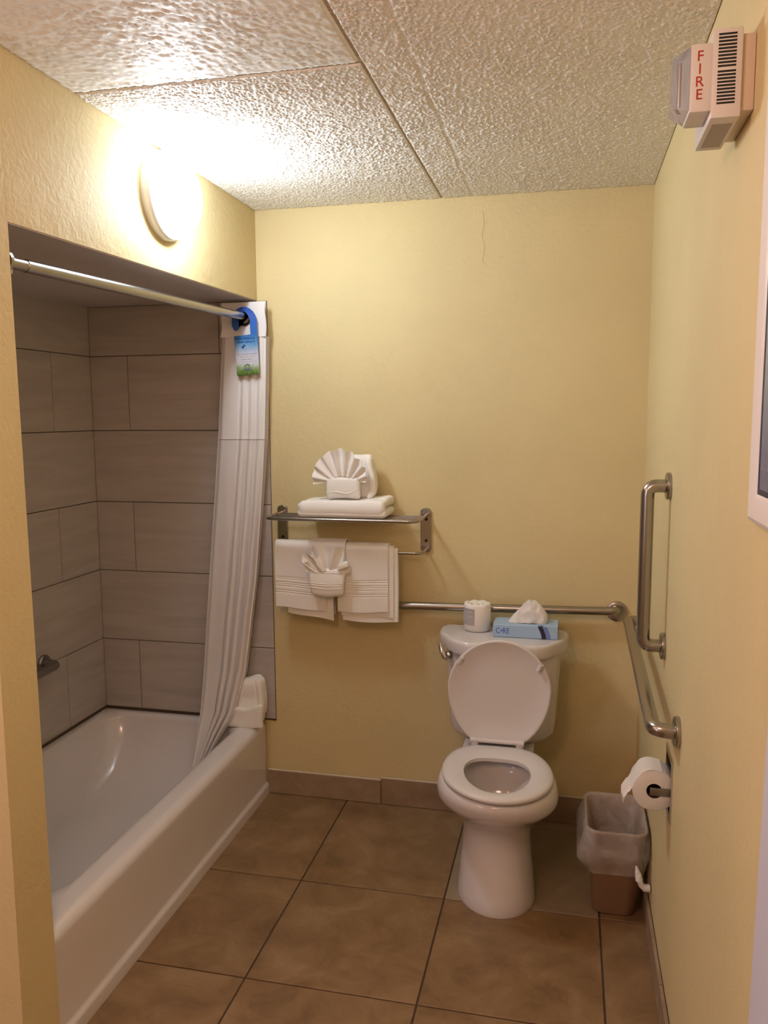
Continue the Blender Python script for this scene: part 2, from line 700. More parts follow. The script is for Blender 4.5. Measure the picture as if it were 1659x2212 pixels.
# header over the recess
mb.hexa([(-0.10, -1.5268, TZ(-1.52)), (0, -1.5268, TZ(-1.52)), (0, 0.0, TZ(0)), (-0.10, 0.0, TZ(0)),
         (-0.10, -1.530, H + .03), (0, -1.530, H + .03), (0, 0.0, H + .03), (-0.10, 0.0, H + .03)])
wl = struct(mb.build('wall_left', M['wall'], smooth=False))
# right wall with the opening for the recessed paper holder
HY0, HY1, HZ0, HZ1 = -1.052, -0.950, 0.588, 0.730
mb = MB()
mb.box(W, W + .1, NEAR, HY0, -.05, H + .03).box(W, W + .1, HY1, 0.0, -.05, H + .03)
mb.box(W, W + .1, HY0, HY1, -.05, HZ0).box(W, W + .1, HY0, HY1, HZ1, H + .03)
wr = struct(mb.build('wall_right', M['wall'], smooth=False, weld=False))
struct(MB().box(LEFT, W + .1, NEAR - .1, NEAR, -.05, H + .03).build('wall_behind', M['wall'], smooth=False))
struct(MB().box(LEFT - .1, LEFT, NEAR, -1.5, -.05, H + .03).build('wall_entry', M['wall'], smooth=False))
struct(MB().box(LEFT, -0.95, -1.645, -1.54, -.05, H + .03).build('wall_hall', M['wall'], smooth=False))

# tub recess: tiled long wall and tiled ends
RX, RXZ = (PI / 2, 0, 0), (PI / 2, 0, PI / 2)
wt = struct(MB().box(-0.89, DX - 0.007, JAMB, 0.0, 0.25, H).build('wall_tub', M['tgrout'], smooth=False))
rows = [0.338, 0.655, 0.970, 1.278, 1.590, 1.910, 2.119]
JT = 0.0016
TL = 0.606
te = struct(MB().box(DX - 0.007, 0.044, -0.0025, -0.0005, 0.33, 2.119).build('wall_tub_end', M['tgrout'], smooth=False))
for k in range(6):
    z0, z1 = rows[k], rows[k + 1]
    odd = (k % 2 == 0)
    # long wall, faces +x
    e = [0.0, -0.283, -0.283 - TL, JAMB] if odd else [0.0, -0.60, -0.60 - TL, JAMB]
    for a, b in zip(e[:-1], e[1:]):
        slab('tile', M['stile'], wt, a - b - 2 * JT, z1 - z0 - 2 * JT, 0.007, (DX - 0.007, (a + b) / 2, (z0 + z1) / 2), RXZ)
    # end wall, faces -y
    e = [DX, -0.598, 0.006, 0.044] if odd else [DX, -0.170, 0.044]
    if odd:
        e = [DX, -0.598, 0.044]
    for a, b in zip(e[:-1], e[1:]):
        slab('tile', M['stile'], te, b - a - 2 * JT, z1 - z0 - 2 * JT, 0.006, ((a + b) / 2, -0.0025, (z0 + z1) / 2), RX)
# alcove ceiling (also the underside of the header)
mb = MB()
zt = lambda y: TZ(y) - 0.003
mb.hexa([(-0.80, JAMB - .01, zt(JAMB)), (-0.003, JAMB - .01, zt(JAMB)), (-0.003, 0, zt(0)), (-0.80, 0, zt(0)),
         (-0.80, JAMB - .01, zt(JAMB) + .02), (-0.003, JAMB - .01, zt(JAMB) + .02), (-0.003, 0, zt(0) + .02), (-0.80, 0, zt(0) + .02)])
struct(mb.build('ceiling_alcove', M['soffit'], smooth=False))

# main ceiling: backing and three popcorn panels with open seams
ce = struct(MB().box(LEFT, W + .1, NEAR, 0.1, H + 0.004, H + .1).build('ceiling', M['seam'], smooth=False))


def vnoise(x, y, seed):
    xi = np.floor(x).astype(np.int64)
    yi = np.floor(y).astype(np.int64)
    fx, fy = x - xi, y - yi
    fx = fx * fx * (3 - 2 * fx)
    fy = fy * fy * (3 - 2 * fy)

    def h(a, b):
        n = (a * 374761393 + b * 668265263 + seed * 974634777) & 0xffffffff
        n = ((n ^ (n >> 13)) * 1274126177) & 0xffffffff
        return ((n ^ (n >> 16)) & 0xffff) / 65535.0
    return (h(xi, yi) * (1 - fx) + h(xi + 1, yi) * fx) * (1 - fy) + (h(xi, yi + 1) * (1 - fx) + h(xi + 1, yi + 1) * fx) * fy


def popcorn(x0, x1, y0, y1, step=0.0024, ridge=None):
    nx, ny = int((x1 - x0) / step) + 2, int((y1 - y0) / step) + 2
    X, Y = np.meshgrid(np.linspace(x0, x1, nx), np.linspace(y0, y1, ny))
    n = 0.55 * vnoise(X * 190, Y * 190, 3) + 0.45 * vnoise(X * 360, Y * 360, 7)
    bump = np.clip((n - 0.42) / 0.35, 0, 1)
    Z = H - 0.0034 * bump * (0.75 + 0.5 * vnoise(X * 9, Y * 9, 5))
    if ridge:
        d = np.abs(X - (ridge[0] + ridge[1] * Y) - 0.006 * (vnoise(Y * 11, X * 0, 2) - .5))
        Z = np.where(d < 0.006, H + 0.0010 + 0.6 * (Z - H), Z)
    # the panel edges turn up to the backing
    ed = np.zeros_like(X, bool)
    ed[0, :] = ed[-1, :] = ed[:, 0] = ed[:, -1] = True
    Z[ed] = H + 0.006
    co = np.stack([X, Y, Z], -1).reshape(-1, 3).astype(np.float32)
    idx = np.arange(nx * ny).reshape(ny, nx)
    q = np.stack([idx[:-1, :-1], idx[1:, :-1], idx[1:, 1:], idx[:-1, 1:]], -1).reshape(-1, 4)
    me = bpy.data.meshes.new('ceiling_panel')
    me.vertices.add(len(co))
    me.vertices.foreach_set('co', co.ravel())
    me.loops.add(q.size)
    me.loops.foreach_set('vertex_index', q.ravel().astype(np.int32))
    me.polygons.add(len(q))
    me.polygons.foreach_set('loop_start', (np.arange(len(q)) * 4).astype(np.int32))
    me.polygons.foreach_set('loop_total', np.full(len(q), 4, np.int32))
    me.polygons.foreach_set('use_smooth', np.ones(len(q), bool))
    me.update(calc_edges=True)
    me.validate()
    me.materials.append(M['ceil'])
    o = bpy.data.objects.new('ceiling_panel', me)
    COL.objects.link(o)
    o.parent = ce
    return o


SX, SY, SG = 0.766, -1.236, 0.004
popcorn(0.0, SX - SG, SY + SG, 0.0)
popcorn(0.0, SX - SG, -2.3, SY - SG, 0.006)
popcorn(SX + SG, W, -2.3, 0.0, ridge=(0.886, -0.004))
MB().box(LEFT, W, NEAR, -2.306, H - .003, H + .004).build('ceiling_panel', M['ceil'], ce, smooth=False)

# paint crack below the second seam
mb = MB()
pts = [(0.925, 2.42), (0.930, 2.37), (0.921, 2.33), (0.934, 2.29), (0.926, 2.245), (0.924, 2.235), (0.931, 2.228)]
mb.tube([(x, -0.0002, z) for x, z in fillet(pts, .006, 2)], 0.0011, 5)
cr = mb.build('paint_crack', simple('cracked_paint_edge', (0.62, 0.48, 0.22), 0.6), wb)

# skirting: cut floor tiles at the foot of the back wall, a thin strip on the right wall
bb = struct(MB().box(0.003, W - .001, -0.004, -0.0005, 0.0, 0.105).build('baseboard_back', M['grout'], smooth=False))
for a, b, h in ((0.004, 0.512, .107), (0.512, 1.030, .117), (1.030, W - .013, .113)):
    slab('tile', M['btile'], bb, b - a - .003, h - .003, 0.009, ((a + b) / 2, -0.003, h / 2), RX)
    MB().tube([(a, -0.009, h + .001), (b, -0.009, h + .001)], 0.0035, 6).build('caulk_bead', M['caulk'], bb)
br = struct(MB().box(W - .003, W - .0005, -3.6, -.013, 0.0, 0.09).build('baseboard_right', M['grout'], smooth=False))
for k in range(7):
    a = -0.014 - k * 0.512
    slab('tile', M['btile'], br, 0.508, 0.092, 0.009, (W - .003, a - .256, 0.047), (PI / 2, 0, -PI / 2))
tr = struct(MB().hexa([(W - .005, -2.20, 0), (W - .0005, -2.20, 0), (W - .0005, -1.972, 0), (W - .005, -1.972, 0),
                       (W - .005, -2.20, 1.36), (W - .0005, -2.20, 1.36), (W - .0005, -2.036, 1.36), (W - .005, -2.036, 1.36)]).build('trim_1', M['lavender'], smooth=False))

# ---------------------------------------------------------------- bathtub
tub = thing('bathtub', (-0.38, -0.76, 0), 'white enamelled bathtub with a smooth straight apron in the tiled recess', 'bathtub')


def rrect(x0, x1, y0, y1, r, z, n=12):
    """rounded rectangle loop with matching vertex counts"""
    out = []
    for cx, cy, a0 in ((x1 - r, y1 - r, 0), (x0 + r, y1 - r, PI / 2), (x0 + r, y0 + r, PI), (x1 - r, y0 + r, 1.5 * PI)):
        for k in range(n + 1):
            a = a0 + PI / 2 * k / n
            out.append((cx + r * math.cos(a), cy + r * math.sin(a), z))
    return out


TX0, TX1, TY0, TY1 = DX + .001, 0.0, JAMB + .006, -0.010
loops = [rrect(TX0, TX1, TY0, TY1, .004, 0.0)]
loops[0] = rrect(TX0, TX1 + .009, TY0, TY1, .004, 0.0)
PROF = [(.009, .036), (.0080, .041), (.004, .047), (.000, .052), (-.0015, .060), (-.0025, .16), (-.003, .285)]
PROF += [(-.003 - .034 * (1 - math.cos(PI / 2 * k / 9)), .297 + .034 * math.sin(PI / 2 * k / 9)) for k in range(10)]
for x, z in PROF:
    e = max(0, -x - .003)
    loops.append(rrect(TX0, TX1 + x, TY0 + e * .3, TY1 - e * .3, .006, z))
for k in range(11):
    a_ = math.radians(78) * k / 10
    ins, z = .076 + .042 * math.sin(a_), .2905 + .042 * math.cos(a_)
    loops.append(rrect(TX0 + ins * .38, TX1 - ins, TY0 + ins * 1.35, TY1 - ins * .42, .05 + .07 * min(1, k / 6), z))
for k, (gx, gy0, gy1, r, z) in enumerate(((.135, .165, .085, .13, .22), (.150, .175, .16, .14, .14), (.170, .19, .24, .15, .075),
                                          (.205, .22, .31, .15, .050), (.27, .30, .42, .09, .045))):
    loops.append(rrect(TX0 + gx * .55, TX1 - gx, TY0 + gy0, TY1 - gy1, r, z))
mb = MB()
mb.loft(loops)
mb.build('tub_shell', M['tub'], tub, angle=32)
mb = MB()
mb.box(DX, -.012, -.0115, -.004, .325, .340).box(DX - .002, DX + .007, JAMB + .004, -.004, .325, .340)
mb.build('sealant_strip', M['grout'], tub, smooth=False)
MB().lathe((-0.40, -1.22, 0.0435), (0, 0, 1), [(0, .03), (.004, .03), (.005, .024), (.005, .0)], 20).build('drain', M['chrome'], tub)

# grab bar on the long tub wall
g = thing('grab_bar', (DX, -0.9, 0.66), 'steel grab bar, toned dark for shade, on the tiled wall inside the tub recess', 'grab bar', 'steel grab bars')
mb = MB()
mb.tube(fillet([(DX + .004, -.44, .668), (DX + .065, -.44, .668), (DX + .065, -1.25, .668), (DX + .004, -1.25, .668)], .04), 0.019, 14)
mb.build('rail', M['alcovebar'], g)
for y in (-.44, -1.25):
    MB().lathe((DX, y, .668), (1, 0, 0), [(0, .036), (.008, .037), (.013, .033), (.013, .02)], 24).build('flange', M['alcovebar'], g)

# ---------------------------------------------------------------- shower rod and curtain
XR = -0.026
ZR = lambda y: 2.050 + 0.0250 * y
rod = thing('shower_rod', (XR, -0.76, 2.03), 'long bright steel shower curtain rod across the top of the tub opening', 'curtain rod')
MB().tube([(XR, -1.44, ZR(-1.44)), (XR, -0.006, ZR(-.006))], 0.0165, 20).build('rod_tube', M['chrome_satin'] if 'chrome_satin' in M else M['steel'], rod)
MB().tube([(XR, -1.516, ZR(-1.516)), (XR, -1.425, ZR(-1.425))], 0.0150, 20).build('end_sleeve', M['steel'], rod)
MB().lathe((XR, -1.522, ZR(-1.52)), (0, 1, 0), [(0, .028), (.010, .028), (.014, .02)], 20).build('end_flange', M['steel'], rod)
MB().lathe((XR, -.009, ZR(0)), (0, -1, 0), [(0, .026), (.008, .026), (.012, .02)], 20).build('end_flange', M['steel'], rod)
MB().tube([(XR, -1.49, ZR(-1.49) - .013), (XR, -1.49, ZR(-1.49) - .026)], 0.004, 8).build('set_screw', M['chrome'], rod)

# curtain: bunched at the far end of the rod. z, y of front sheet, left x, right x
KEY = [(2.108, -.072, -.121, .068), (1.837, -.075, -.142, .060), (1.562, -.075, -.163, .049), (1.265, -.080, -.192, .025),
       (.970, -.085, -.220, -.003), (.770, -.090, -.238, -.031), (.570, -.100, -.251, -.057), (.395, -.130, -.258, -.098),
       (.302, -.160, -.264, -.150), (.220, -.190, -.267, -.190), (.150, -.215, -.268, -.226)]


def key(z):
    for a, b in zip(KEY[:-1], KEY[1:]):
        if z >= b[0]:
            t = (a[0] - z) / (a[0] - b[0])
            t = max(0, min(1, t))
            return [a[k] * (1 - t) + b[k] * t for k in range(1, 4)]
    return KEY[-1][1:]


def sm(a, b, x):
    t = max(0, min(1, (x - a) / (b - a)))
    return t * t * (3 - 2 * t)


def curtain_pt(u, z, push=0.0):
    """u 0..1 front sheet left to right, 1..2 the sheets folded behind it"""
    y, xl, xr = key(z)
    w = xr - xl
    low = sm(1.75, 0.9, z)
    ez = 0.35 + 0.65 * low
    if u <= 1.0:
        s = u
        x = xl + w * s
        pl = 0
        if s > 0.40:
            q = (s - 0.40) / 0.60
            pl = math.sin(q * PI * 2 * 3.5 - 0.6) * 0.0145 * ez * sm(0, .15, q)
            x += 0.006 * ez * math.cos(q * PI * 2 * 3.5) * (1 - q * .6)
        pl += 0.006 * math.sin(s * 7 + z * 1.2) * ez
        pl += 0.002 * mnoise.noise(Vector((s * 6, z * 5, 1.3)))
        edge = -0.014 * sm(.12, 0, s)
        return Vector((x, y + pl - edge - push, z))
    s = u - 1.0
    nf = 6
    t = s * nf
    k = int(min(nf - 1, t))
    fr = t - k
    fr = fr * fr * (3 - 2 * fr)
    a, b = (0.97, 0.10) if k % 2 == 0 else (0.10, 0.97)
    x = xl + w * (a + (b - a) * fr)
    yb = y + 0.016 + 0.040 * s * (0.75 + 0.25 * (1 - low))
    return Vector((x, yb, z))


ct = thing('shower_curtain', (-0.03, -0.06, 0.15), 'white fabric shower curtain bunched at the far end of the rod', 'curtain')


def curtain_part(name, z0, z1, nz, mat, push=0.0, back=True):
    us = [i / 72 for i in range(73)]
    if back:
        us += [1 + i / 60 for i in range(1, 61)]
    rows_ = []
    for i in range(nz + 1):
        z = z1 + (z0 - z1) * i / nz
        rows_.append([curtain_pt(u, z, push) for u in us])
    return MB().grid(rows_).build(name, mat, ct, angle=80)


def flat_header(z0, z1, nz):
    rows_ = []
    for i in range(nz + 1):
        z = z1 + (z0 - z1) * i / nz
        y, xl, xr = key(z)
        row = []
        for k in range(25):
            s = k / 24
            row.append(Vector((xl + (xr - xl) * s - (.004 * math.sin(z * 40) if k in (0, 24) else 0), y - .003 + .004 * math.sin(s * 5 + z * 3), z)))
        for k in range(1, 25):
            s = 1 - k / 24
            row.append(Vector((xl + (xr - xl) * s * .98, y + .012 + .004 * math.sin(s * 5), z)))
        rows_.append(row)
    return MB().grid(rows_).build('header_band', M['curtain2'], ct, angle=80)


flat_header(1.968, 2.106, 12)
curtain_part('upper_panel', 1.556, 1.972, 20, M['curtain2'])
curtain_part('lower_panel', 0.150, 1.556, 80, M['curtain'], 0.0)
# seam cord between the panels
MB().tube([curtain_pt(i / 60, 1.556, .0015) for i in range(61)], 0.0016, 6).build('seam', M['curtain'], ct)
rgp = [(XR + .0265 * math.cos(a), key(2.04)[0] - .006 + .0, ZR(-.07) - .006 + .0265 * math.sin(a)) for a in [2 * PI * k / 28 for k in range(29)]]
MB().tube(rgp, 0.0055, 8, cap=False).build('grommet_ring', simple('dark_chrome_ring', (0.10, 0.10, 0.11), 0.2, 1.0), ct)

# door hanger card looped over the rod
HY = -0.100
S = 0.0001400


def card(p):      # crop pixel -> world
    return (-0.017 + (p[0] - 565) * S, HY, 2.032 - (p[1] - 480) * S)


outer = [(945, 700), (945, 500), (905, 350), (830, 235), (720, 150), (600, 105), (480, 110), (370, 150), (280, 215), (215, 310), (185, 430),
         (180, 560), (195, 660), (235, 745), (295, 785), (355, 755), (395, 690), (405, 600), (395, 480), (420, 350), (490, 265), (560, 235),
         (640, 290), (700, 380), (735, 480), (745, 600), (745, 885), (235, 932), (262, 1400), (300, 2040), (350, 2060), (960, 2005),
         (990, 1985), (972, 1500)]
hg = thing('door_hanger', card((620, 2040)), 'blue and green printed paper door hanger hooked over the shower rod', 'door hanger')
bmh = bmesh.new()
vs = [bmh.verts.new(card(p)) for p in outer]
fc = bmh.faces.new(vs)
bmesh.ops.triangulate(bmh, faces=[fc])
bmh.verts.index_update()
front = [v.co.copy() for v in bmh.verts]
fcs = [[v.index for v in f.verts] for f in bmh.faces]
bmh.free()
mb = MB()
nv = len(front)
mb.add(front + [v + Vector((0, .0008, 0)) for v in front],
       fcs + [[i + nv for i in reversed(f)] for f in fcs] + [(i, (i + 1) % nv, (i + 1) % nv + nv, i + nv) for i in range(nv)])
zc0 = card((0, 2050))[2] - WLOC[hg.name].z
zc1 = card((0, 100))[2] - WLOC[hg.name].z
hmat = gradient_z('door_hanger_print', [(0.0, (0.06, 0.11, 0.02)), (0.07, (0.16, 0.27, 0.06)), (0.13, (0.36, 0.46, 0.26)),
                                        (0.17, (0.62, 0.62, 0.68)), (0.30, (0.64, 0.62, 0.70)), (0.40, (0.28, 0.45, 0.66)),
                                        (0.50, (0.07, 0.26, 0.56)), (0.60, (0.03, 0.15, 0.45)), (0.75, (0.03, 0.13, 0.52)),
                                        (1.0, (0.035, 0.09, 0.45))], zc0, zc1, 0.35, grass=True)
mb.build('card', hmat, hg, smooth=False)


def ink(x0, x1, yc, h, mat, name='print_line', words=4, tilt=-0.04):
    mb = MB()
    rng = random.Random(int(yc))
    x = x0
    while x < x1 - 15:
        wv = min(rng.uniform(.6, 1.4) * (x1 - x0) / words, x1 - x)
        # each word a run of letter strokes
        xx = x
        while xx < x + wv - 14:
            lw = rng.uniform(12, 22)
            hh = h * rng.choice((1, 1, .72, .72, .72))
            yb = yc + h / 2 + (xx - x0) * tilt
            a, b = card((xx, yb)), card((xx + lw, yb - hh))
            mb.box(a[0], b[0], HY - .0006, HY + .0002, a[2], b[2])
            xx += lw + 8
        x += wv + 18
    return mb.build(name, mat, hg, smooth=False)


ink(300, 890, 1005, 52, M['inkblue'], words=3)
ink(330, 870, 1105, 52, M['inkblue'], words=3)
ink(560, 900, 1285, 14, M['inkgrey'], words=6)
ink(420, 850, 1345, 12, M['inkgrey'], words=7)
ink(310, 940, 1450, 24, M['inkgrey'], words=7)
ink(400, 870, 1515, 18, M['inkgrey'], words=6)
ink(450, 800, 1590, 26, M['inkgrey'], words=4)
ink(450, 930, 1660, 10, M['inkgrey'], words=8)
mb = MB()
for cx, cy, rx, ry in ((500, 1245, 40, 30), (545, 1200, 36, 26)):
    c = card((cx, cy))
    mb.lathe((c[0], HY + .0002, c[2]), (0, -1, 0), [(0, rx * S), (.0008, rx * S)], 14)
mb.build('printed_leaf', M['inkblue'], hg, smooth=False)
mb = MB()
c = card((630, 1800))
mb.tube([(c[0] + 62 * S * math.cos(a), HY, c[2] + 62 * S * math.sin(a)) for a in [PI * k / 16 for k in range(17)]], 12 * S, 6)
a, b = card((510, 1905)), card((760, 1830))
mb.box(a[0], b[0], HY - .0008, HY, a[2], b[2])
for k in range(6):
    an = PI * (0.10 + 0.16 * k)
    p0 = (c[0] + 82 * S * math.cos(an), HY, c[2] + 82 * S * math.sin(an))
    p1 = (c[0] + 98 * S * math.cos(an), HY, c[2] + 98 * S * math.sin(an))
    mb.tube([p0, p1], 7 * S, 5)
mb.build('sunrise_emblem', M['inkgreen'], hg, smooth=False)
text_mesh('DAYS INN', 58 * S, M['labline'], hg, 'emblem_text', (card((635, 1868))[0], HY - .0010, card((635, 1868))[2]), (PI / 2, 0, 0), .0002)

# folded bath mat standing on the tub rim
bt = thing('bath_mat', (-0.065, -0.075, 0.333), 'white folded bath mat standing on the tub rim behind the shower curtain', 'bath mat')


def warp_mat(p):
    t = (p.z - .333) / .2
    return Vector((p.x + .010 * math.sin(t * 3) - .012 * t, p.y + .012 * t, p.z + .012 * (p.x + .06) / .07 * t))


pillow('folded_body', M['towel'], bt, (-.068, -.062, .434), (.078, .036, .100), .026, 16, warp_mat, .008, 20)
pillow('pocket_fold', M['towel'], bt, (-.064, -.100, .378), (.084, .013, .046), .012, 18,
       lambda p: Vector((p.x, p.y, p.z + .012 * ((p.x + .064) / .08) ** 2 * sm(.35, .42, p.z) - .004 - .006 * math.cos((p.x + .07) * 40) * sm(.38, .42, p.z))), .006, 24)
pillow('side_fold', M['towel'], bt, (.0, -.066, .45), (.014, .034, .075), .013, 10, warp_mat, .003, 30)

# ---------------------------------------------------------------- wall sconce
sc = thing('wall_sconce', (0, -.785, 2.335), 'round white lit sconce on the wall above the tub opening', 'lamp')
MB().lathe((0, -.785, 2.335), (1, 0, 0), [(0.0005, .132), (.020, .134), (.030, .131), (.036, .122), (.036, .08)], 48).build('pan', M['sconce_pan'], sc)
prof = []
for k in range(13):
    a = PI / 2 * k / 12
    prof.append((.030 + .082 * math.sin(a), .122 * math.cos(a) ** .62 if k < 12 else .001))
MB().lathe((0, -.785, 2.335), (1, 0, 0), prof, 48).build('diffuser', M['glow'], sc)

# ---------------------------------------------------------------- towel rack
rk = thing('towel_rack', (0.40, 0, 1.11), 'brushed steel hotel towel rack with a slatted shelf on the back wall', 'towel rack')
PX = (0.094, 0.706)
YF = -0.215
for i, x in enumerate(PX):
    mb = MB()
    loop = []
    for k in range(12):
        a = PI * k / 11
        loop.append((x + .0215 * math.cos(a), 1.262 + .016 * math.sin(a)))
    for k in range(12):
        a = PI + PI * k / 11
        loop.append((x + .0215 * math.cos(a), 1.112 + .016 * math.sin(a)))
    mb.loft([[(a, 0, b) for a, b in loop], [(a, -.010, b) for a, b in loop],
             [(x + (a - x) * .86, -.013, 1.187 + (b - 1.187) * .97) for a, b in loop]])
    pl = mb.build('mounting_plate', M['steel'], rk)
    for z in (1.232, 1.145):
        MB().lathe((x + .002, -.0115, z), (0, -1, 0), [(0, .0065), (.0025, .0065)], 14).build('screw_hole', M['dark'], pl)
mb = MB()
zs = 1.247
mb.tube(fillet([(PX[0] - .002, -.010, zs), (PX[0] - .002, YF, zs), (PX[1] + .002, YF, zs), (PX[1] + .002, -.010, zs)], .045, 8), .0070, 12)
mb.build('shelf_frame', M['steel'], rk)
for y in (-.045, -.085, -.125, -.165):
    MB().tube([(PX[0], y, zs), (PX[1], y, zs)], .0034, 8).build('shelf_rail', M['steel'], rk)
YB = -0.105
zb = 1.107
MB().tube(fillet([(PX[0] - .004, -.010, zb), (PX[0] - .004, YB, zb), (PX[1] + .002, YB, zb), (PX[1] + .002, -.010, zb)], .035, 8), .0062, 12).build('towel_bar', M['steel'], rk)


# draped towels -----------------------------------------------------
def drape(x0, x1, zf, zb_, y_in, t, top, grooves=(), seed=0.0, flare=0.0, wav=0.004, yc=YB, tiltf=0.0, tiltb=0.0):
    """a sheet over the bar: front falls to zf, back falls to zb_. returns a closed thick sheet as MB"""
    nxx = 26
    path = []                      # (side, z, y)
    r0 = abs(y_in)
    nF = 150
    for k in range(nF + 1):
        z = zf + (top - r0 - zf) * k / nF
        path.append((1, z, yc - r0))
    for k in range(1, 12):
        a = PI * k / 12
        path.append((0, top - r0 + r0 * math.sin(a), yc - r0 * math.cos(a)))
    for k in range(28):
        z = top - r0 + (zb_ - (top - r0)) * k / 27
        path.append((-1, z, yc + r0))

    def surf(o):
        rows_ = []
        for side, z, y in path:
            row = []
            for i in range(nxx + 1):
                s = i / nxx
                x = x0 + (x1 - x0) * s
                nn = mnoise.noise(Vector((x * 9 + seed, z * 4, seed)))
                fall = max(0, (top - z) / (top - min(zf, zb_)))
                yy = y
                zz = z
                if side == 1:
                    d = o
                    for g0 in grooves:
                        d -= .0022 * math.exp(-((z - g0) / .0018) ** 2) * (1 if o > 0 else 0)
                    yy -= d - nn * wav * fall - flare * fall * fall * (s - .5)
                    zz += tiltf * (s - .5) * fall + .004 * math.sin(s * 5 + seed) * fall
                elif side == -1:
                    yy += o * .6 + nn * wav * fall * .4
                    zz += tiltb * (s - .5) * fall + .004 * math.sin(s * 4 + seed) * fall
                else:
                    aa = math.atan2(z - (top - r0), yc - y)
                    zz += o * abs(math.sin(aa))
                    yy -= o * math.cos(aa)
                row.append(Vector((x + .003 * nn, yy, zz)))
            rows_.append(row)
        return rows_
    A = surf(t)
    B = surf(0.0)
    mb = MB()
    mb.grid(A)
    mb.grid(B)
    for e in (0, -1):
        mb.grid([[r[e] for r in A], [r[e] for r in B]])
    mb.grid([A[0], B[0]])
    mb.grid([A[-1], B[-1]])
    return mb


GR = [.994, .986, .973, .965, .956, .938, .929]
tl_ = thing('bath_towel', (0.21, YB, 0.84), 'white banded bath towel hanging on the rack, left one beside the shower curtain', 'towel', 'white towels on the rack')
drape(.102, .318, .868, .850, .020, .007, 1.141, GR, 1.0, tiltf=-.006).build('outer_fold', M['towel'], tl_, angle=70)
drape(.150, .345, .835, .838, .011, .006, 1.130, (), 4.0, tiltf=-.03).build('inner_fold', M['towel'], tl_, angle=70)
tr_ = thing('bath_towel', (0.49, YB, 0.83), 'white banded bath towel hanging on the rack, right one nearer the bare bar end', 'towel', 'white towels on the rack')
drape(.368, .575, .866, .850, .020, .007, 1.139, GR, 9.0, tiltf=.004).build('outer_fold', M['towel'], tr_, angle=70)
drape(.380, .596, .850, .850, .013, .005, 1.131, (), 12.0).build('middle_fold', M['towel'], tr_, angle=70)
drape(.385, .612, .825, .825, .007, .005, 1.122, (), 15.0, tiltf=.0).build('inner_fold', M['towel'], tr_, angle=70)


# fan folded washcloths -----------------------------------------------
def fan(name, parent, c, y, r_fn, a0, a1, pleats, depth, r0=.03, tilt=0.0, thick=.0035, nA=120, lean=0.0, hw=0.0):
    """pleated fan around c=(x,z); angles measured from +x in the wall plane"""
    cx, cz = c

    def surf(o):
        rows_ = []
        for j in range(15):
            f = j / 14
            row = []
            for i in range(nA + 1):
                s = i / nA
                a = a0 + (a1 - a0) * s
                R = r_fn(s)
                r = r0 + (R - r0) * f
                base = hw * (0.5 - s) * -2 * (1 - f)
                ph = math.sin(s * pleats * 2 * PI)
                sharp = math.copysign(abs(ph) ** .8, ph)
                yy = y + depth * (.35 + .65 * f) * sharp - lean * f + o
                jit = .003 * mnoise.noise(Vector((s * 9, f * 3, y * 10)))
                row.append(Vector((cx + base + r * math.cos(a), yy + jit, cz + r * math.sin(a) + .004 * f * ph)))
            rows_.append(row)
        return rows_
    A, B = surf(-thick), surf(0)
    mb = MB()
    mb.grid(A)
    mb.grid(B)
    for e in (0, -1):
        mb.grid([[r[e] for r in A], [r[e] for r in B]])
        mb.grid([A[e], B[e]])
    return mb.build(name, M['towel'], parent, angle=75)


# hand towel over the middle of the bar with its pocket
ht = thing('hand_towel', (0.33, YB, 0.93), 'white hand towel strip over the bar between two bath towels, folded as a pocket', 'towel', 'white towels on the rack')
drape(.252, .402, .955, 1.00, .030, .006, 1.153, (), 20.0).build('strip', M['towel'], ht, angle=70)


def warp_pk(p):
    t = (p.z - .945) / .09
    return Vector((.334 + (p.x - .334) * (0.90 + .12 * t), p.y - .006 * math.sin(PI * max(0, min(1, t))), p.z - .010 * max(0, 1 - t) * math.cos((p.x - .334) * 20) + .0))


pillow('pocket_fold', M['towel'], ht, (.334, -.163, .992), (.074, .014, .052), .012, 18, warp_pk, .002, 24)
for z in (1.030, .990, .983, .972):
    MB().tube([warp_pk(Vector((.264 + .140 * k / 12, -.177, z))) for k in range(13)], .0016, 6).build('woven_band', M['towel'], ht)
wc = thing('washcloth', (0.33, -0.17, 1.03), 'small white washcloth fanned out of the pocket of the hanging hand towel', 'washcloth', 'fan-folded washcloths')
fan('fan', wc, (.335, 1.015), -.166, lambda s: .085 + .042 * math.sin(PI * s) + .014 * math.sin(s * 21), PI * .93, PI * .07, 4.5, .011, .025, hw=.035, lean=.012)
fan('front_petal', wc, (.322, 1.018), -.178, lambda s: .098 + .020 * math.sin(s * 6), PI * .82, PI * .52, 1.2, .008, .02, hw=.012, lean=.008)
pillow('curled_corner', M['towel'], wc, (.405, -.182, 1.062), (.022, .010, .014), .009, 10,
       lambda p: Vector((p.x, p.y, p.z + .5 * (p.x - .405) - 6 * (p.x - .405) ** 2)), .004, 40)

# folded bath towel lying on the shelf
fb = thing('bath_towel', (0.41, -.12, 1.254), 'white bath towel folded flat on the rack shelf under the standing fan', 'towel', 'white towels on the rack')


def warp_fb(p):
    u = (p.x - .405) / .18
    d = (p.y + .115) / .09
    z = p.z
    t = (z - 1.254) / .07
    z += t * (.012 * max(0, u) ** 2 * (1 if d > -.2 else .5) - .010 * max(0, -u - .3) - .006 * max(0, -d))
    x = p.x + .004 * d
    return Vector((x, p.y, z))


pillow('lower_layer', M['towel'], fb, (.405, -.117, 1.271), (.178, .090, .0175), .016, 22, None, .003, 10)
pillow('upper_layer', M['towel'], fb, (.405, -.117, 1.304), (.176, .088, .0185), .0175, 22, warp_fb, .004, 9)
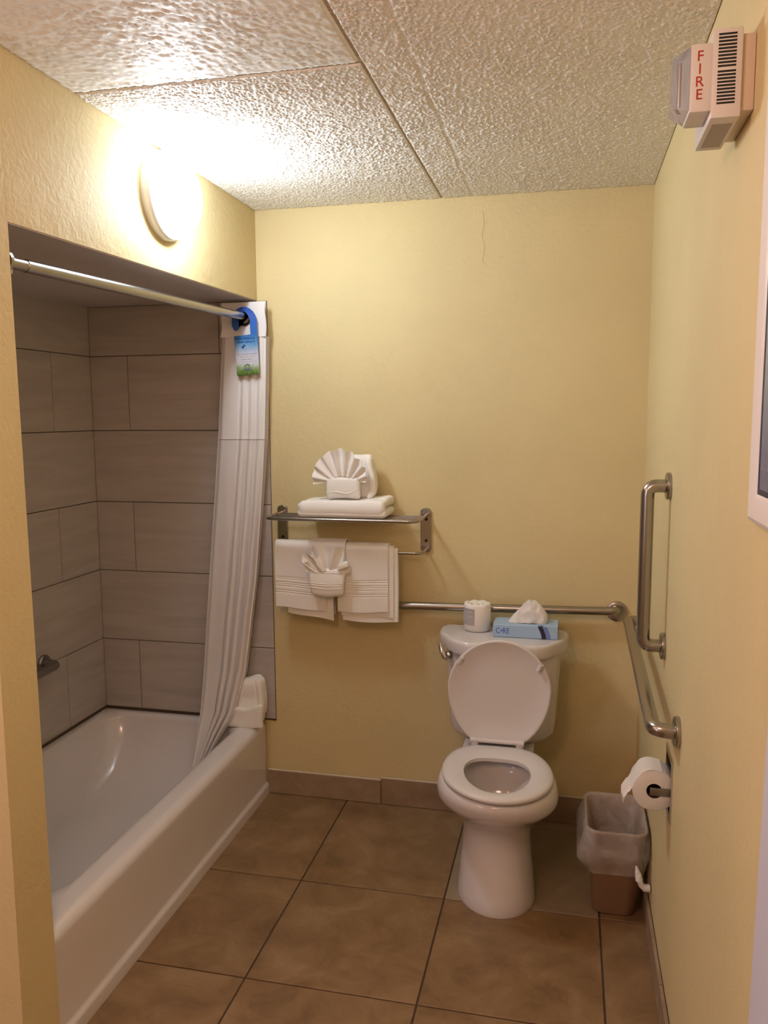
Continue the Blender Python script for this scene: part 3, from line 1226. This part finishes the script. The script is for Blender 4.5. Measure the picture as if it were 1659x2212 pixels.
# front roll covering the layers
mb = MB()
rows_ = []
for i in range(41):
    s = i / 40
    x = .228 + .352 * s
    row = []
    for k in range(15):
        a = -PI / 2 + PI * k / 14
        nn = mnoise.noise(Vector((x * 9, k * .2, 2.0)))
        end = math.sqrt(max(0.02, 1 - (max(0, abs(s - .5) - .44) / .06) ** 2)) if abs(s - .5) > .44 else 1
        row.append(Vector((x, -.190 - .020 * math.cos(a) * end, 1.289 + (.034 * end + .003 * nn) * math.sin(a) - .004 * (1 - s) * (a > 0))))
    rows_.append(row)
mb.grid(rows_)
for e in (0, -1):
    mb.add(rows_[e], [tuple(range(15))])
mb.build('front_fold', M['towel'], fb, angle=70)

# standing hand towel with pocket and fan washcloth on top of it
h2 = thing('hand_towel', (0.42, -.12, 1.322), 'white hand towel standing on the rack shelf towel, folded with a front pocket', 'towel', 'white towels on the rack')


def warp_h2(p):
    t = (p.z - 1.322) / .17
    return Vector((p.x + .006 * t + .010 * math.sin(t * 5) * (1 if p.x > .45 else 0), p.y + .02 * t, p.z))


pillow('standing_fold', M['towel'], h2, (.434, -.095, 1.408), (.074, .026, .086), .020, 18, warp_h2, .004, 16)
pillow('right_fold', M['towel'], h2, (.500, -.108, 1.405), (.013, .030, .080), .012, 12, warp_h2, .003, 20)


def warp_p2(p):
    t = (p.z - 1.322) / .085
    return Vector((p.x, p.y - .004 * math.sin(PI * max(0, min(1, t))), p.z + .006 * (1 - t) * (1 - ((p.x - .405) / .07) ** 2) * (t < .3)))


pillow('pocket_fold', M['towel'], h2, (.404, -.152, 1.366), (.068, .016, .044), .013, 18, warp_p2, .002, 24)
MB().tube([(.340 + .128 * k / 14, -.1685 - .003 * math.sin(PI * k / 14), 1.346 + .006 * math.sin(k * .5) + .016 * (k / 14) ** 2) for k in range(15)], .003, 6).build('fold_edge', M['towel'], h2)
w2 = thing('washcloth', (0.40, -.16, 1.40), 'white washcloth folded as a chef-hat fan at the top of the rack shelf stack', 'washcloth', 'fan-folded washcloths')


def r_fan(s):
    return .118 + .010 * math.sin(PI * s) - .016 * sm(.50, .75, s) - .004 * sm(.9, 1, s)


fan('fan', w2, (.400, 1.392), -.160, r_fan, PI * 1.03, PI * .0, 8.5, .0105, .022, hw=.042, lean=.006, nA=220)

# ---------------------------------------------------------------- grab bars
def flange(parent, p, axis):
    MB().lathe(p, axis, [(0.0, .0385), (.006, .0395), (.011, .0385), (.0135, .035), (.0135, .02)], 32).build('flange', M['steel'], parent)


gb = thing('grab_bar', (1.03, 0, 0.89), 'long horizontal steel grab bar on the back wall behind the toilet tank', 'grab bar', 'steel grab bars')
yb = -0.052
MB().tube(fillet([(.545, -.004, .880), (.545, yb, .880), (1.456, yb, .898), (1.456, -.004, .890)], .045, 8), .0165, 16).build('rail', M['steel'], gb)
flange(gb, (.545, 0, .880), (0, -1, 0))
flange(gb, (1.458, 0, .888), (0, -1, 0))
gv = thing('grab_bar', (W, -.79, 1.2), 'vertical steel grab bar on the right wall', 'grab bar', 'steel grab bars')
xo = W - .062
MB().tube(fillet([(W - .004, -.793, 1.446), (xo, -.793, 1.446), (xo, -.790, .978), (W - .004, -.790, .978)], .055, 10), .019, 18).build('rail', M['steel'], gv)
flange(gv, (W, -.793, 1.446), (-1, 0, 0))
flange(gv, (W, -.790, .978), (-1, 0, 0))
gh = thing('grab_bar', (W, -.7, .88), 'horizontal steel grab bar on the right wall above the paper holder', 'grab bar', 'steel grab bars')
MB().tube(fillet([(W - .004, -.215, .905), (xo, -.215, .905), (xo, -1.150, .862), (W - .004, -1.150, .860)], .055, 10), .019, 18).build('rail', M['steel'], gh)
flange(gh, (W, -.215, .905), (-1, 0, 0))
flange(gh, (W, -1.150, .860), (-1, 0, 0))

# ---------------------------------------------------------------- toilet
tl = thing('toilet', (1.04, -.4, 0), 'white two-piece toilet with its lid raised against the tank', 'toilet')


def shx(x, y):
    return x + .07 * max(0, -.30 - y)


def egg(hw, yf, yb, yc, z, n=48, pf=1.0, pb=1.0, dz=0.0):
    out = []
    for k in range(n):
        a = 2 * PI * k / n
        c, s = math.cos(a), math.sin(a)
        x = hw * math.copysign(abs(c) ** (1.0), c)
        if s < 0:
            y = yc - (yc - yf) * abs(s) ** pf
        else:
            y = yc + (yb - yc) * abs(s) ** pb
            x = hw * math.copysign(abs(c) ** .62, c)
        out.append((shx(1.030 + x, y), y, z + dz * (y - yc)))
    return out


L_ = []
for z, yf, yb_, hw, yc in ((0, -.700, -.17, .134, -.54), (.012, -.702, -.17, .136, -.54), (.04, -.692, -.17, .131, -.54), (.10, -.668, -.18, .126, -.52),
                           (.17, -.645, -.19, .119, -.50), (.215, -.638, -.20, .118, -.48), (.250, -.645, -.20, .126, -.48), (.285, -.662, -.22, .140, -.50),
                           (.320, -.705, -.25, .172, -.53), (.350, -.748, -.28, .196, -.55), (.368, -.768, -.30, .204, -.56), (.376, -.774, -.30, .206, -.56),
                           (.400, -.788, -.32, .204, -.57), (.422, -.790, -.33, .198, -.57), (.432, -.782, -.34, .190, -.57), (.434, -.765, -.36, .175, -.57),
                           (.430, -.750, -.40, .140, -.57), (.415, -.744, -.42, .132, -.58), (.37, -.728, -.43, .120, -.58), (.325, -.685, -.44, .098, -.57),
                           (.290, -.62, -.47, .066, -.55), (.278, -.58, -.50, .035, -.54)):
    L_.append(egg(hw, yf, yb_, yc, z))
MB().loft(L_).build('bowl', M['china'], tl, angle=60)
mb = MB()
L_ = [rrect(1.03 - w, 1.03 + w, -.42, y1, .05, z) for w, y1, z in ((.10, -.10, .0), (.095, -.10, .20), (.11, -.085, .30), (.128, -.075, .36), (.13, -.075, .425), (.122, -.083, .434))]
mb.loft(L_)
mb.build('rear_deck', M['china'], tl, angle=50)
MB().loft([egg(.090, -.668, -.455, -.56, .312), egg(.090, -.668, -.455, -.56, .3125)]).build('water', M['water'], tl)
# seat ring
so, si = [], []
L_ = []
for hw, yf, yb_, z in ((.178, -.782, -.375, .4365), (.187, -.794, -.368, .441), (.188, -.796, -.366, .450), (.182, -.790, -.372, .456),
                       (.168, -.774, -.384, .4585), (.125, -.750, -.462, .4575), (.113, -.738, -.474, .452), (.113, -.738, -.474, .440), (.120, -.745, -.466, .4365)):
    pb = 1.0
    L_.append(egg(hw, yf, yb_, -.575, z))
L_.append(L_[0])
MB().loft(L_, False, False).build('seat', M['seat'], tl, angle=60)
# hinge bar and caps
mb = MB()
mb.tube([(.940, -.371, .472), (1.124, -.371, .472)], .0085, 12)
mb.tube([(.934, -.371, .472), (.958, -.371, .472)], .0105, 12)
mb.tube([(1.104, -.371, .472), (1.128, -.371, .472)], .0105, 12)
mb.build('hinge_bar', M['seat'], tl)
for x in (.950, 1.112):
    rounded_block('hinge_post', M['seat'], tl, x - .014, x + .014, -.376, -.340, .434, .474, .007, 3)
mb = MB()
# raised lid: outline in its own plane (s sideways, t up), leaning back to the tank
LB, LT = Vector((1.031, -.352, .462)), Vector((1.037, -.338, .842))
up = (LT - LB)
HL = up.length
upn = up.normalized()
nrm = Vector((0, -1, 0)) - upn * Vector((0, -1, 0)).dot(upn)
nrm.normalize()
outl = []
for k in range(56):
    a = 2 * PI * k / 56 - PI / 2
    c, s = math.cos(a), math.sin(a)
    tc_ = .205
    t = tc_ + ((HL - tc_) * s if s > 0 else (tc_ + .012) * s)
    x = .187 * c * (1 - .05 * max(0, s))
    if s < 0:
        t = tc_ + (tc_ + .030) * s
        t = max(t, 0.0)
    outl.append((x, t))


def lidp(x, t, o):
    return LB + Vector((x, 0, 0)) + upn * t + nrm * o


ctr = .2
loops = []
for k, o in ((.0, -.010), (.90, -.012), (.985, -.010), (1.0, -.003), (1.0, .005), (.985, .009), (.955, .0095), (.93, .006), (.5, .004), (0, .004)):
    kk = max(k, .002)
    loops.append([lidp(x * kk, ctr + (t - ctr) * kk, o) for x, t in outl])
MB().loft(loops).build('lid', M['seat'], tl, angle=60)
for x, t in ((-.142, .30), (.144, .29)):
    p = lidp(x, t, .0125)
    MB().tube([p - Vector((.006, 0, .012)), p + Vector((.006, 0, .012)) + nrm * .003], .0085, 10).build('bumper', M['seat'], tl)
# tank


def scaled(poly, dx, dy, z, cx=1.032, cy=-.19):
    return [(cx + (x - cx) * dx, cy + (y - cy) * dy, z) for x, y in poly]


body = [(.822, -.072), (.812, -.11), (.815, -.21), (.885, -.300), (1.185, -.300), (1.250, -.21), (1.255, -.11), (1.245, -.072)]
bf = [(p.x, p.y) for p in fillet([(x, y, 0) for x, y in body], .05, 6, True)]
mb = MB()
mb.loft([scaled(bf, .80, .70, .433), scaled(bf, .86, .80, .438), scaled(bf, .91, .88, .455), scaled(bf, .925, .90, .50), scaled(bf, 1.0, 1.0, .772)])
mb.build('tank', M['china'], tl, angle=50)
lid = [(.800, -.066), (.785, -.10), (.788, -.19), (.880, -.330), (1.188, -.330), (1.276, -.19), (1.280, -.10), (1.266, -.066)]
lf = [(p.x, p.y) for p in fillet([(x, y, 0) for x, y in lid], .06, 7, True)]
mb = MB()
mb.loft([scaled(lf, .96, .95, .769), scaled(lf, .985, .985, .770), scaled(lf, 1, 1, .776), scaled(lf, 1, 1, .806), scaled(lf, .992, .99, .814), scaled(lf, .972, .965, .8185), scaled(lf, .92, .90, .820)])
mb.build('tank_lid', M['china'], tl, angle=50)
mb = MB()
mb.lathe((.842, -.250, .748), (-.75, -.6, 0), [(0, .015), (.010, .015), (.016, .010)], 16)
mb.tube([(.832, -.268, .738), (.826, -.276, .748), (.815, -.274, .766), (.808, -.270, .784), (.804, -.266, .796)], [.008, .0125, .0105, .008, .004], 12)
mb.build('flush_lever', M['chrome'], tl)

# wrapped spare toilet roll on the tank
sp = thing('toilet_roll', (.930, -.132, .821), 'paper-wrapped spare toilet roll standing on the toilet tank', 'toilet roll')
cx, cy = .930, -.132
mb = MB()
rows_ = []
for d, r in ((0.0, .046), (.003, .051), (.05, .0525), (.098, .052), (.104, .049), (.107, .040), (.104, .022), (.100, .010), (.099, .001)):
    row = []
    for k in range(40):
        a = 2 * PI * k / 40
        wv = .0022 * math.sin(a * 7 + d * 60) * (1 if .1 < d else .25)
        row.append((cx + (r + wv * .4) * math.cos(a), cy + (r + wv * .4) * math.sin(a), .821 + d + wv * (r < .05 and d > .09)))
    rows_.append(row)
mb.loft(rows_)
mb.build('wrapper', M['wrap'], sp, angle=60)


def roll_patch(a0, a1, z0, z1, r, n=10):
    return MB().grid([[(cx + r * math.cos(a0 + (a1 - a0) * k / n), cy + r * math.sin(a0 + (a1 - a0) * k / n), z) for k in range(n + 1)] for z in (z0, z1)])


lb = roll_patch(-2.85, -1.66, .847, .912, .0533).build('printed_label', M['greylab'], sp)
for k, (a0, a1) in enumerate(((-2.75, -1.85), (-2.70, -2.2), (-2.70, -1.8), (-2.75, -2.0), (-2.75, -2.3))):
    z = .898 - k * .0085
    roll_patch(a0, a1, z, z + .0022, .0537).build('print_line', M['labline'], lb)
mb = MB()
for a in (-2.2, -1.5, -0.9, -2.9):
    mb.tube([(cx + .034 * math.cos(a), cy + .034 * math.sin(a), .9285), (cx + .040 * math.cos(a + .2), cy + .040 * math.sin(a + .2), .9285)], .002, 6)
mb.build('tucked_crease', M['greylab'], sp)

# tissue box
tb = thing('tissue_box', (1.118, -.165, .821), 'pale blue tissue box on the toilet tank with a white tissue pulled up', 'tissue box')
BX0, BX1, BY0, BY1, BZ0, BZ1 = .999, 1.238, -.224, -.110, .8212, .868
rounded_block('carton', M['blue'], tb, BX0, BX1, BY0, BY1, BZ0, BZ1, .0012, 1)
mb = MB()


def band(f0, f1, y, n=10):
    """curved stripe on the carton front"""
    A, B = [], []
    for k in range(n + 1):
        t = k / n
        z = BZ0 + .0006 + (BZ1 - BZ0 - .0012) * t
        bow = .014 * math.sin(PI * .5 * (1 - t)) ** 1.2
        A.append((BX0 + (BX1 - BX0) * f0 + bow - .012, y, z))
        B.append((BX0 + (BX1 - BX0) * f1 + bow - .012, y, z))
    return MB().grid([A, B])


band(.745, .815, BY0 - .0004).build('dark_stripe', M['navy'], tb)
band(.815, .885, BY0 - .0004).build('blue_stripe', M['midblue'], tb)
x9 = BX0 + (BX1 - BX0)
MB().add([(x9 * 0 + BX0 + .238 * .70, BY0 + .012, BZ1 + .0003), (BX0 + .239 * .745 - .012, BY0, BZ1 + .0003), (BX0 + .239 * .815 - .012, BY0, BZ1 + .0003), (BX0 + .239 * .79, BY0 + .014, BZ1 + .0003)], [(0, 1, 2, 3)]).build('dark_stripe', M['navy'], tb, smooth=False)
MB().box(BX1 - .0002, BX1 + .0004, BY0 + .001, BY1 - .001, BZ0 + .001, BZ1 - .001).build('side_print', M['navy'], tb, smooth=False)
text_mesh('C\u2022RE', .0300, M['royal'], tb, 'printed_word', (BX0 + .036, BY0 - .0004, BZ0 + .0235), (PI / 2, 0, 0), .0002, .80)
mb = MB()
loop = [(1.125 + .065 * math.cos(a), -.166 + .026 * math.sin(a), BZ1 + .0004) for a in [2 * PI * k / 28 for k in range(28)]]
mb.add(loop, [tuple(range(28))])
mb.build('slot_opening', M['dark'], tb, smooth=False)
# tissue: crumpled cone
SIL = [(0.0, 1.052, 1.196), (.2, 1.062, 1.200), (.4, 1.076, 1.197), (.6, 1.092, 1.186), (.8, 1.108, 1.172), (.93, 1.118, 1.158), (1.0, 1.128, 1.146)]
rows_ = []
for i in range(22):
    v = i / 21
    for a_, b_ in zip(SIL[:-1], SIL[1:]):
        if a_[0] <= v <= b_[0]:
            t = (v - a_[0]) / (b_[0] - a_[0])
            xl, xr = a_[1] + (b_[1] - a_[1]) * t, a_[2] + (b_[2] - a_[2]) * t
            break
    row = []
    for k in range(44):
        a = 2 * PI * k / 44
        cxx, hw = (xl + xr) / 2, (xr - xl) / 2
        x = cxx + hw * math.cos(a)
        nn = mnoise.noise(Vector((x * 55, math.sin(a) * 1.5, v * 4)))
        y = -.166 + (.026 * (1 - .62 * v) + .010 * nn) * math.sin(a) + .008 * v + .006 * math.sin(a * 3 + v * 4) * (1 - v * .5)
        row.append((x, y, BZ1 + .0008 + .079 * v + .004 * nn * v + .006 * v * v * math.cos(a * 2)))
    rows_.append(row)
MB().loft(rows_, False, True).build('tissue', M['paper'], tb, angle=50)

# ---------------------------------------------------------------- recessed paper holder and roll
ph = thing('toilet_paper_holder', (W, -1.0, .66), 'chrome recessed toilet paper holder in the right wall', 'paper holder')
mb = MB()
f0, f1, g0, g1 = -1.066, -.938, .570, .748
for (a, b, c, d) in ((f0, f1, g0, HZ0 + .002), (f0, f1, HZ1 - .002, g1), (f0, HY0 + .002, HZ0 + .002, HZ1 - .002), (HY1 - .002, f1, HZ0 + .002, HZ1 - .002)):
    mb.box(W - .004, W - .0002, a, b, c, d)
mb.build('face_plate', M['chrome'], ph, smooth=False, weld=False)
mb = MB()
mb.box(W + .055, W + .058, HY0, HY1, HZ0, HZ1)
mb.box(W, W + .055, HY0, HY0 + .0015, HZ0, HZ1).box(W, W + .055, HY1 - .0015, HY1, HZ0, HZ1)
mb.box(W, W + .055, HY0, HY1, HZ0, HZ0 + .0015).box(W, W + .055, HY0, HY1, HZ1 - .0015, HZ1)
mb.build('recess_pan', M['chrome'], ph, smooth=False, weld=False)
RXc, RZc = W - .043, .650
rounded_block('arm', M['alcovebar'], ph, RXc - .012, W + .012, -1.0485, -1.0445, RZc - .011, RZc + .011, .0018, 2)  # near arm: shade put into its colour, darker than the far chrome arm
rounded_block('arm', M['chrome'], ph, RXc - .012, W + .012, -.9565, -.9525, RZc - .011, RZc + .011, .0018, 2)
MB().tube([(RXc, -1.0445, RZc), (RXc, -.9565, RZc)], .0095, 16).build('roller', M['chrome'], ph)
pr = thing('toilet_roll', (RXc, -1.0, RZc - .057), 'white toilet roll in the right wall holder with a loose torn end', 'toilet roll')
RO, RI, y0, y1 = .0565, .0205, -1.043, -.958
n = 48
ring = lambda r, y: [(RXc + r * math.cos(2 * PI * k / n), y, RZc + r * math.sin(2 * PI * k / n)) for k in range(n)]
mb = MB()
mb.loft([ring(RI, y0), ring(RO - .002, y0), ring(RO, y0 + .002), ring(RO, y1 - .002), ring(RO - .002, y1), ring(RI, y1)], False, False)
mb.build('paper', M['paper'], pr, angle=50)
MB().loft([ring(RI, y0 + .0005), ring(RI, y1 - .0005), ring(RI - .0012, y1 - .0005), ring(RI - .0012, y0 + .0005), ring(RI, y0 + .0005)], False, False).build('core', M['core'], pr)
path = fillet([(RXc + .020, RZc + .0545), (RXc - .010, RZc + .0600), (RXc - .034, RZc + .0500), (RXc - .058, RZc + .006), (RXc - .078, RZc - .040)], .03, 6)
mb = MB()
A = []
nw = 16
for k in range(nw + 1):
    y = y0 + (y1 - y0) * k / nw
    col = []
    for i, p in enumerate(path):
        f = i / (len(path) - 1)
        tear = (.010 * math.sin(k * 2.1) + .012 * (k % 3 == 0) + .010 * math.sin(k * .6)) * max(0, f - .9) / .1
        col.append((p[0] + .003 * math.sin(k * .7 + f * 3) * f, y, p[1] + tear + .004 * math.sin(k * .5) * f))
    A.append(col)
mb.grid(A)
mb.build('loose_sheet', M['paper'], pr, angle=80)

# ---------------------------------------------------------------- waste bin and liner
can = thing('waste_bin', (1.44, -.515, 0), 'tan plastic waste bin in the corner between toilet and right wall', 'waste bin')


def binloop(t, inset=0.0, z=None):
    x0, x1 = 1.370 + (1.346 - 1.370) * t, 1.508 + (1.532 - 1.508) * t
    ya, yb2 = -.600 + (-.660 + .600) * t, -.420 + (-.392 + .420) * t
    return rrect(x0 + inset, x1 - inset, ya + inset, yb2 - inset, .038 - inset * .5, .318 * t if z is None else z, 8)


mb = MB()
mb.loft([binloop(0, .012, .0), binloop(0, .003, .003), binloop(.02), binloop(.96), binloop(.97, -.004), binloop(1.0, -.004), binloop(1.0, .003), binloop(.96, .003), binloop(.03, .003)])
mb.build('bin_body', M['can'], can, angle=50)
bag = thing('bin_liner', (1.44, -.515, .15), 'clear plastic liner drooping over the rim of the tan waste bin', 'bin liner')
N_ = len(binloop(1))


def linerloop(out, z, jitter, seed, droop=None):
    base = binloop(1, -out, z)
    o = []
    for i, p in enumerate(base):
        a = math.atan2(p[1] + .526, p[0] - 1.439)
        nn = mnoise.noise(Vector((math.cos(a) * 2.2 + seed, math.sin(a) * 2.2, z * 14))) + .5 * mnoise.noise(Vector((math.cos(a) * 6 + seed, math.sin(a) * 6, z * 20)))
        d = Vector((p[0] - 1.439, p[1] + .526, 0)).normalized()
        side = max(0, -d.x)             # puffs out to the left
        rightside = max(0, d.x)
        frac = max(0, min(1, (.318 - z) / .14)) if out > 0 else 0
        puff = jitter * nn + frac * (.058 * side * math.sin(PI * min(1, frac * 1.02)) - .004 * rightside)
        zz = z
        if out > 0:
            # the hem rises on the right and at the back
            lift = (.085 * sm(.45, .95, d.x) * (d.y > -.75) + .02 * max(0, d.y)) * frac
            zz = z + lift + .010 * nn * frac
        x = p[0] + d.x * puff
        x = min(x, W - .004)
        o.append((x, p[1] + d.y * puff, zz))
    return o


lo = [linerloop(-.052, .090, .008, 3), linerloop(-.038, .16, .010, 2), linerloop(-.024, .24, .009, 1), linerloop(-.011, .30, .003, 0.5), linerloop(-.004, .321, .001, 0),
      linerloop(.005, .324, .001, 0), linerloop(.010, .312, .002, 1), linerloop(.012, .285, .006, 2), linerloop(.014, .255, .008, 3), linerloop(.014, .235, .009, 4),
      linerloop(.010, .215, .008, 5), linerloop(.004, .196, .005, 6), linerloop(.001, .184, .003, 7), linerloop(.0006, .178, .001, 8)]
MB().loft(lo, False, False).build('liner_film', M['liner'], bag, angle=80)
mb = MB()
mb.tube([(1.500, -.668, .222), (1.506, -.676, .200), (1.510, -.680, .180)], [.003, .010, .012], 10)
mb.tube([(1.510, -.680, .182), (1.516, -.682, .166), (1.526, -.680, .158), (1.539, -.676, .156)], [.010, .009, .012, .013], 10)
mb.tube([(1.534, -.676, .158), (1.543, -.674, .162)], [.010, .004], 8)
mb.tube([(1.534, -.678, .152), (1.542, -.678, .146)], [.008, .003], 8)
mb.build('tied_knot', M['knot'], bag)
# ---------------------------------------------------------------- fire alarm
fa = thing('fire_alarm', (W, -1.62, 2.13), 'off-white fire alarm horn and strobe high on the right wall', 'fire alarm')
AY0, AY1 = -1.72, -1.545
rounded_block('back_box', M['alarmbox'], fa, W - .024, W - .0006, AY0 + .008, AY1 - .004, 2.144, 2.264, .002, 2)
rounded_block('housing', M['alarm'], fa, 1.480, 1.5265, AY0, AY1, 2.133, 2.273, .003, 2)
sm_ = None
for k in range(20):
    z = 2.2625 - k * .00545 - (.003 if k >= 10 else 0)
    if sm_ is None:
        mb = MB().box(1.4885, 1.5165, AY0 - .0004, AY0 + .002, z - .00155, z + .00155)
        sm_ = mb.build('sounder_slot', M['dark'], fa, smooth=False)
        zfirst = z
    else:
        o = sm_.copy()
        COL.objects.link(o)
        o.parent = fa
        o.location = (0, 0, z - zfirst)
    # slots lean a little like the housing
mb = MB()
mb.box(1.488, 1.520, AY0 + .03, AY1 - .02, 2.1324, 2.1340)
mb.build('rating_label', M['greylab'], fa, smooth=False)
rounded_block('strobe_base', M['alarm'], fa, 1.4465, 1.4815, AY0 + .004, AY0 + .085, 2.146, 2.254, .004, 2)
mb = MB()
mb.hexa([(1.447, AY0 + .006, 2.150), (1.447, AY0 + .083, 2.150), (1.421, AY0 + .066, 2.160), (1.421, AY0 + .020, 2.160),
         (1.447, AY0 + .006, 2.250), (1.447, AY0 + .083, 2.250), (1.421, AY0 + .066, 2.240), (1.421, AY0 + .020, 2.240)])
ln_ = mb.build('strobe_lens', M['lens'], fa, smooth=False)
MB().tube([(1.438, AY0 + .040, 2.165), (1.438, AY0 + .040, 2.235)], .0035, 10).build('flash_tube', M['chrome'], fa)
for k, chh in enumerate('FIRE'):
    text_mesh(chh, .0235, M['red'], fa, 'letter', (1.4615, AY0 + .0038, 2.2330 - k * .0200), (PI / 2, 0, 0), .0004)

# ---------------------------------------------------------------- framed picture on the right wall
pc = thing('framed_picture', (W, -2.15, 1.49), 'white-framed blue picture at the right edge, on the right wall', 'picture')
py0, py1, pz0, pz1, fw = -2.55, -1.868, 1.488, 2.135, .045
mb = MB()
prof = [(0, .0006), (.0, .010), (.006, .013), (.034, .012), (.044, .008), (.046, .0006)]
loops = []
for ins, d in prof:
    loops.append([(W - d, py0 + ins, pz0 + ins), (W - d, py1 - ins, pz0 + ins), (W - d, py1 - ins, pz1 - ins), (W - d, py0 + ins, pz1 - ins)])
mb.loft(loops, False, False)
mb.build('frame', M['frame'], pc, angle=25)
mb = MB()
q = .045
loops = [[(W - .0084, py0 + i_, pz0 + i_), (W - .0084, py1 - i_, pz0 + i_), (W - .0084, py1 - i_, pz1 - i_), (W - .0084, py0 + i_, pz1 - i_)] for i_ in (q - .003, q + .006)]
mb.loft(loops, False, False)
mb.build('inner_rim', M['navy'], pc, smooth=False)
pmat = gradient_z('blue_picture_print', [(0.0, (0.05, 0.075, 0.24)), (0.12, (0.075, 0.12, 0.31)), (0.30, (0.19, 0.26, 0.40)), (0.50, (0.36, 0.38, 0.44)), (1.0, (0.24, 0.22, 0.26))], 0.04, .62, 0.15)
MB().box(W - .008, W - .002, py0 + .04, py1 - .04, pz0 + .04, pz1 - .04).build('print', pmat, pc, smooth=False)
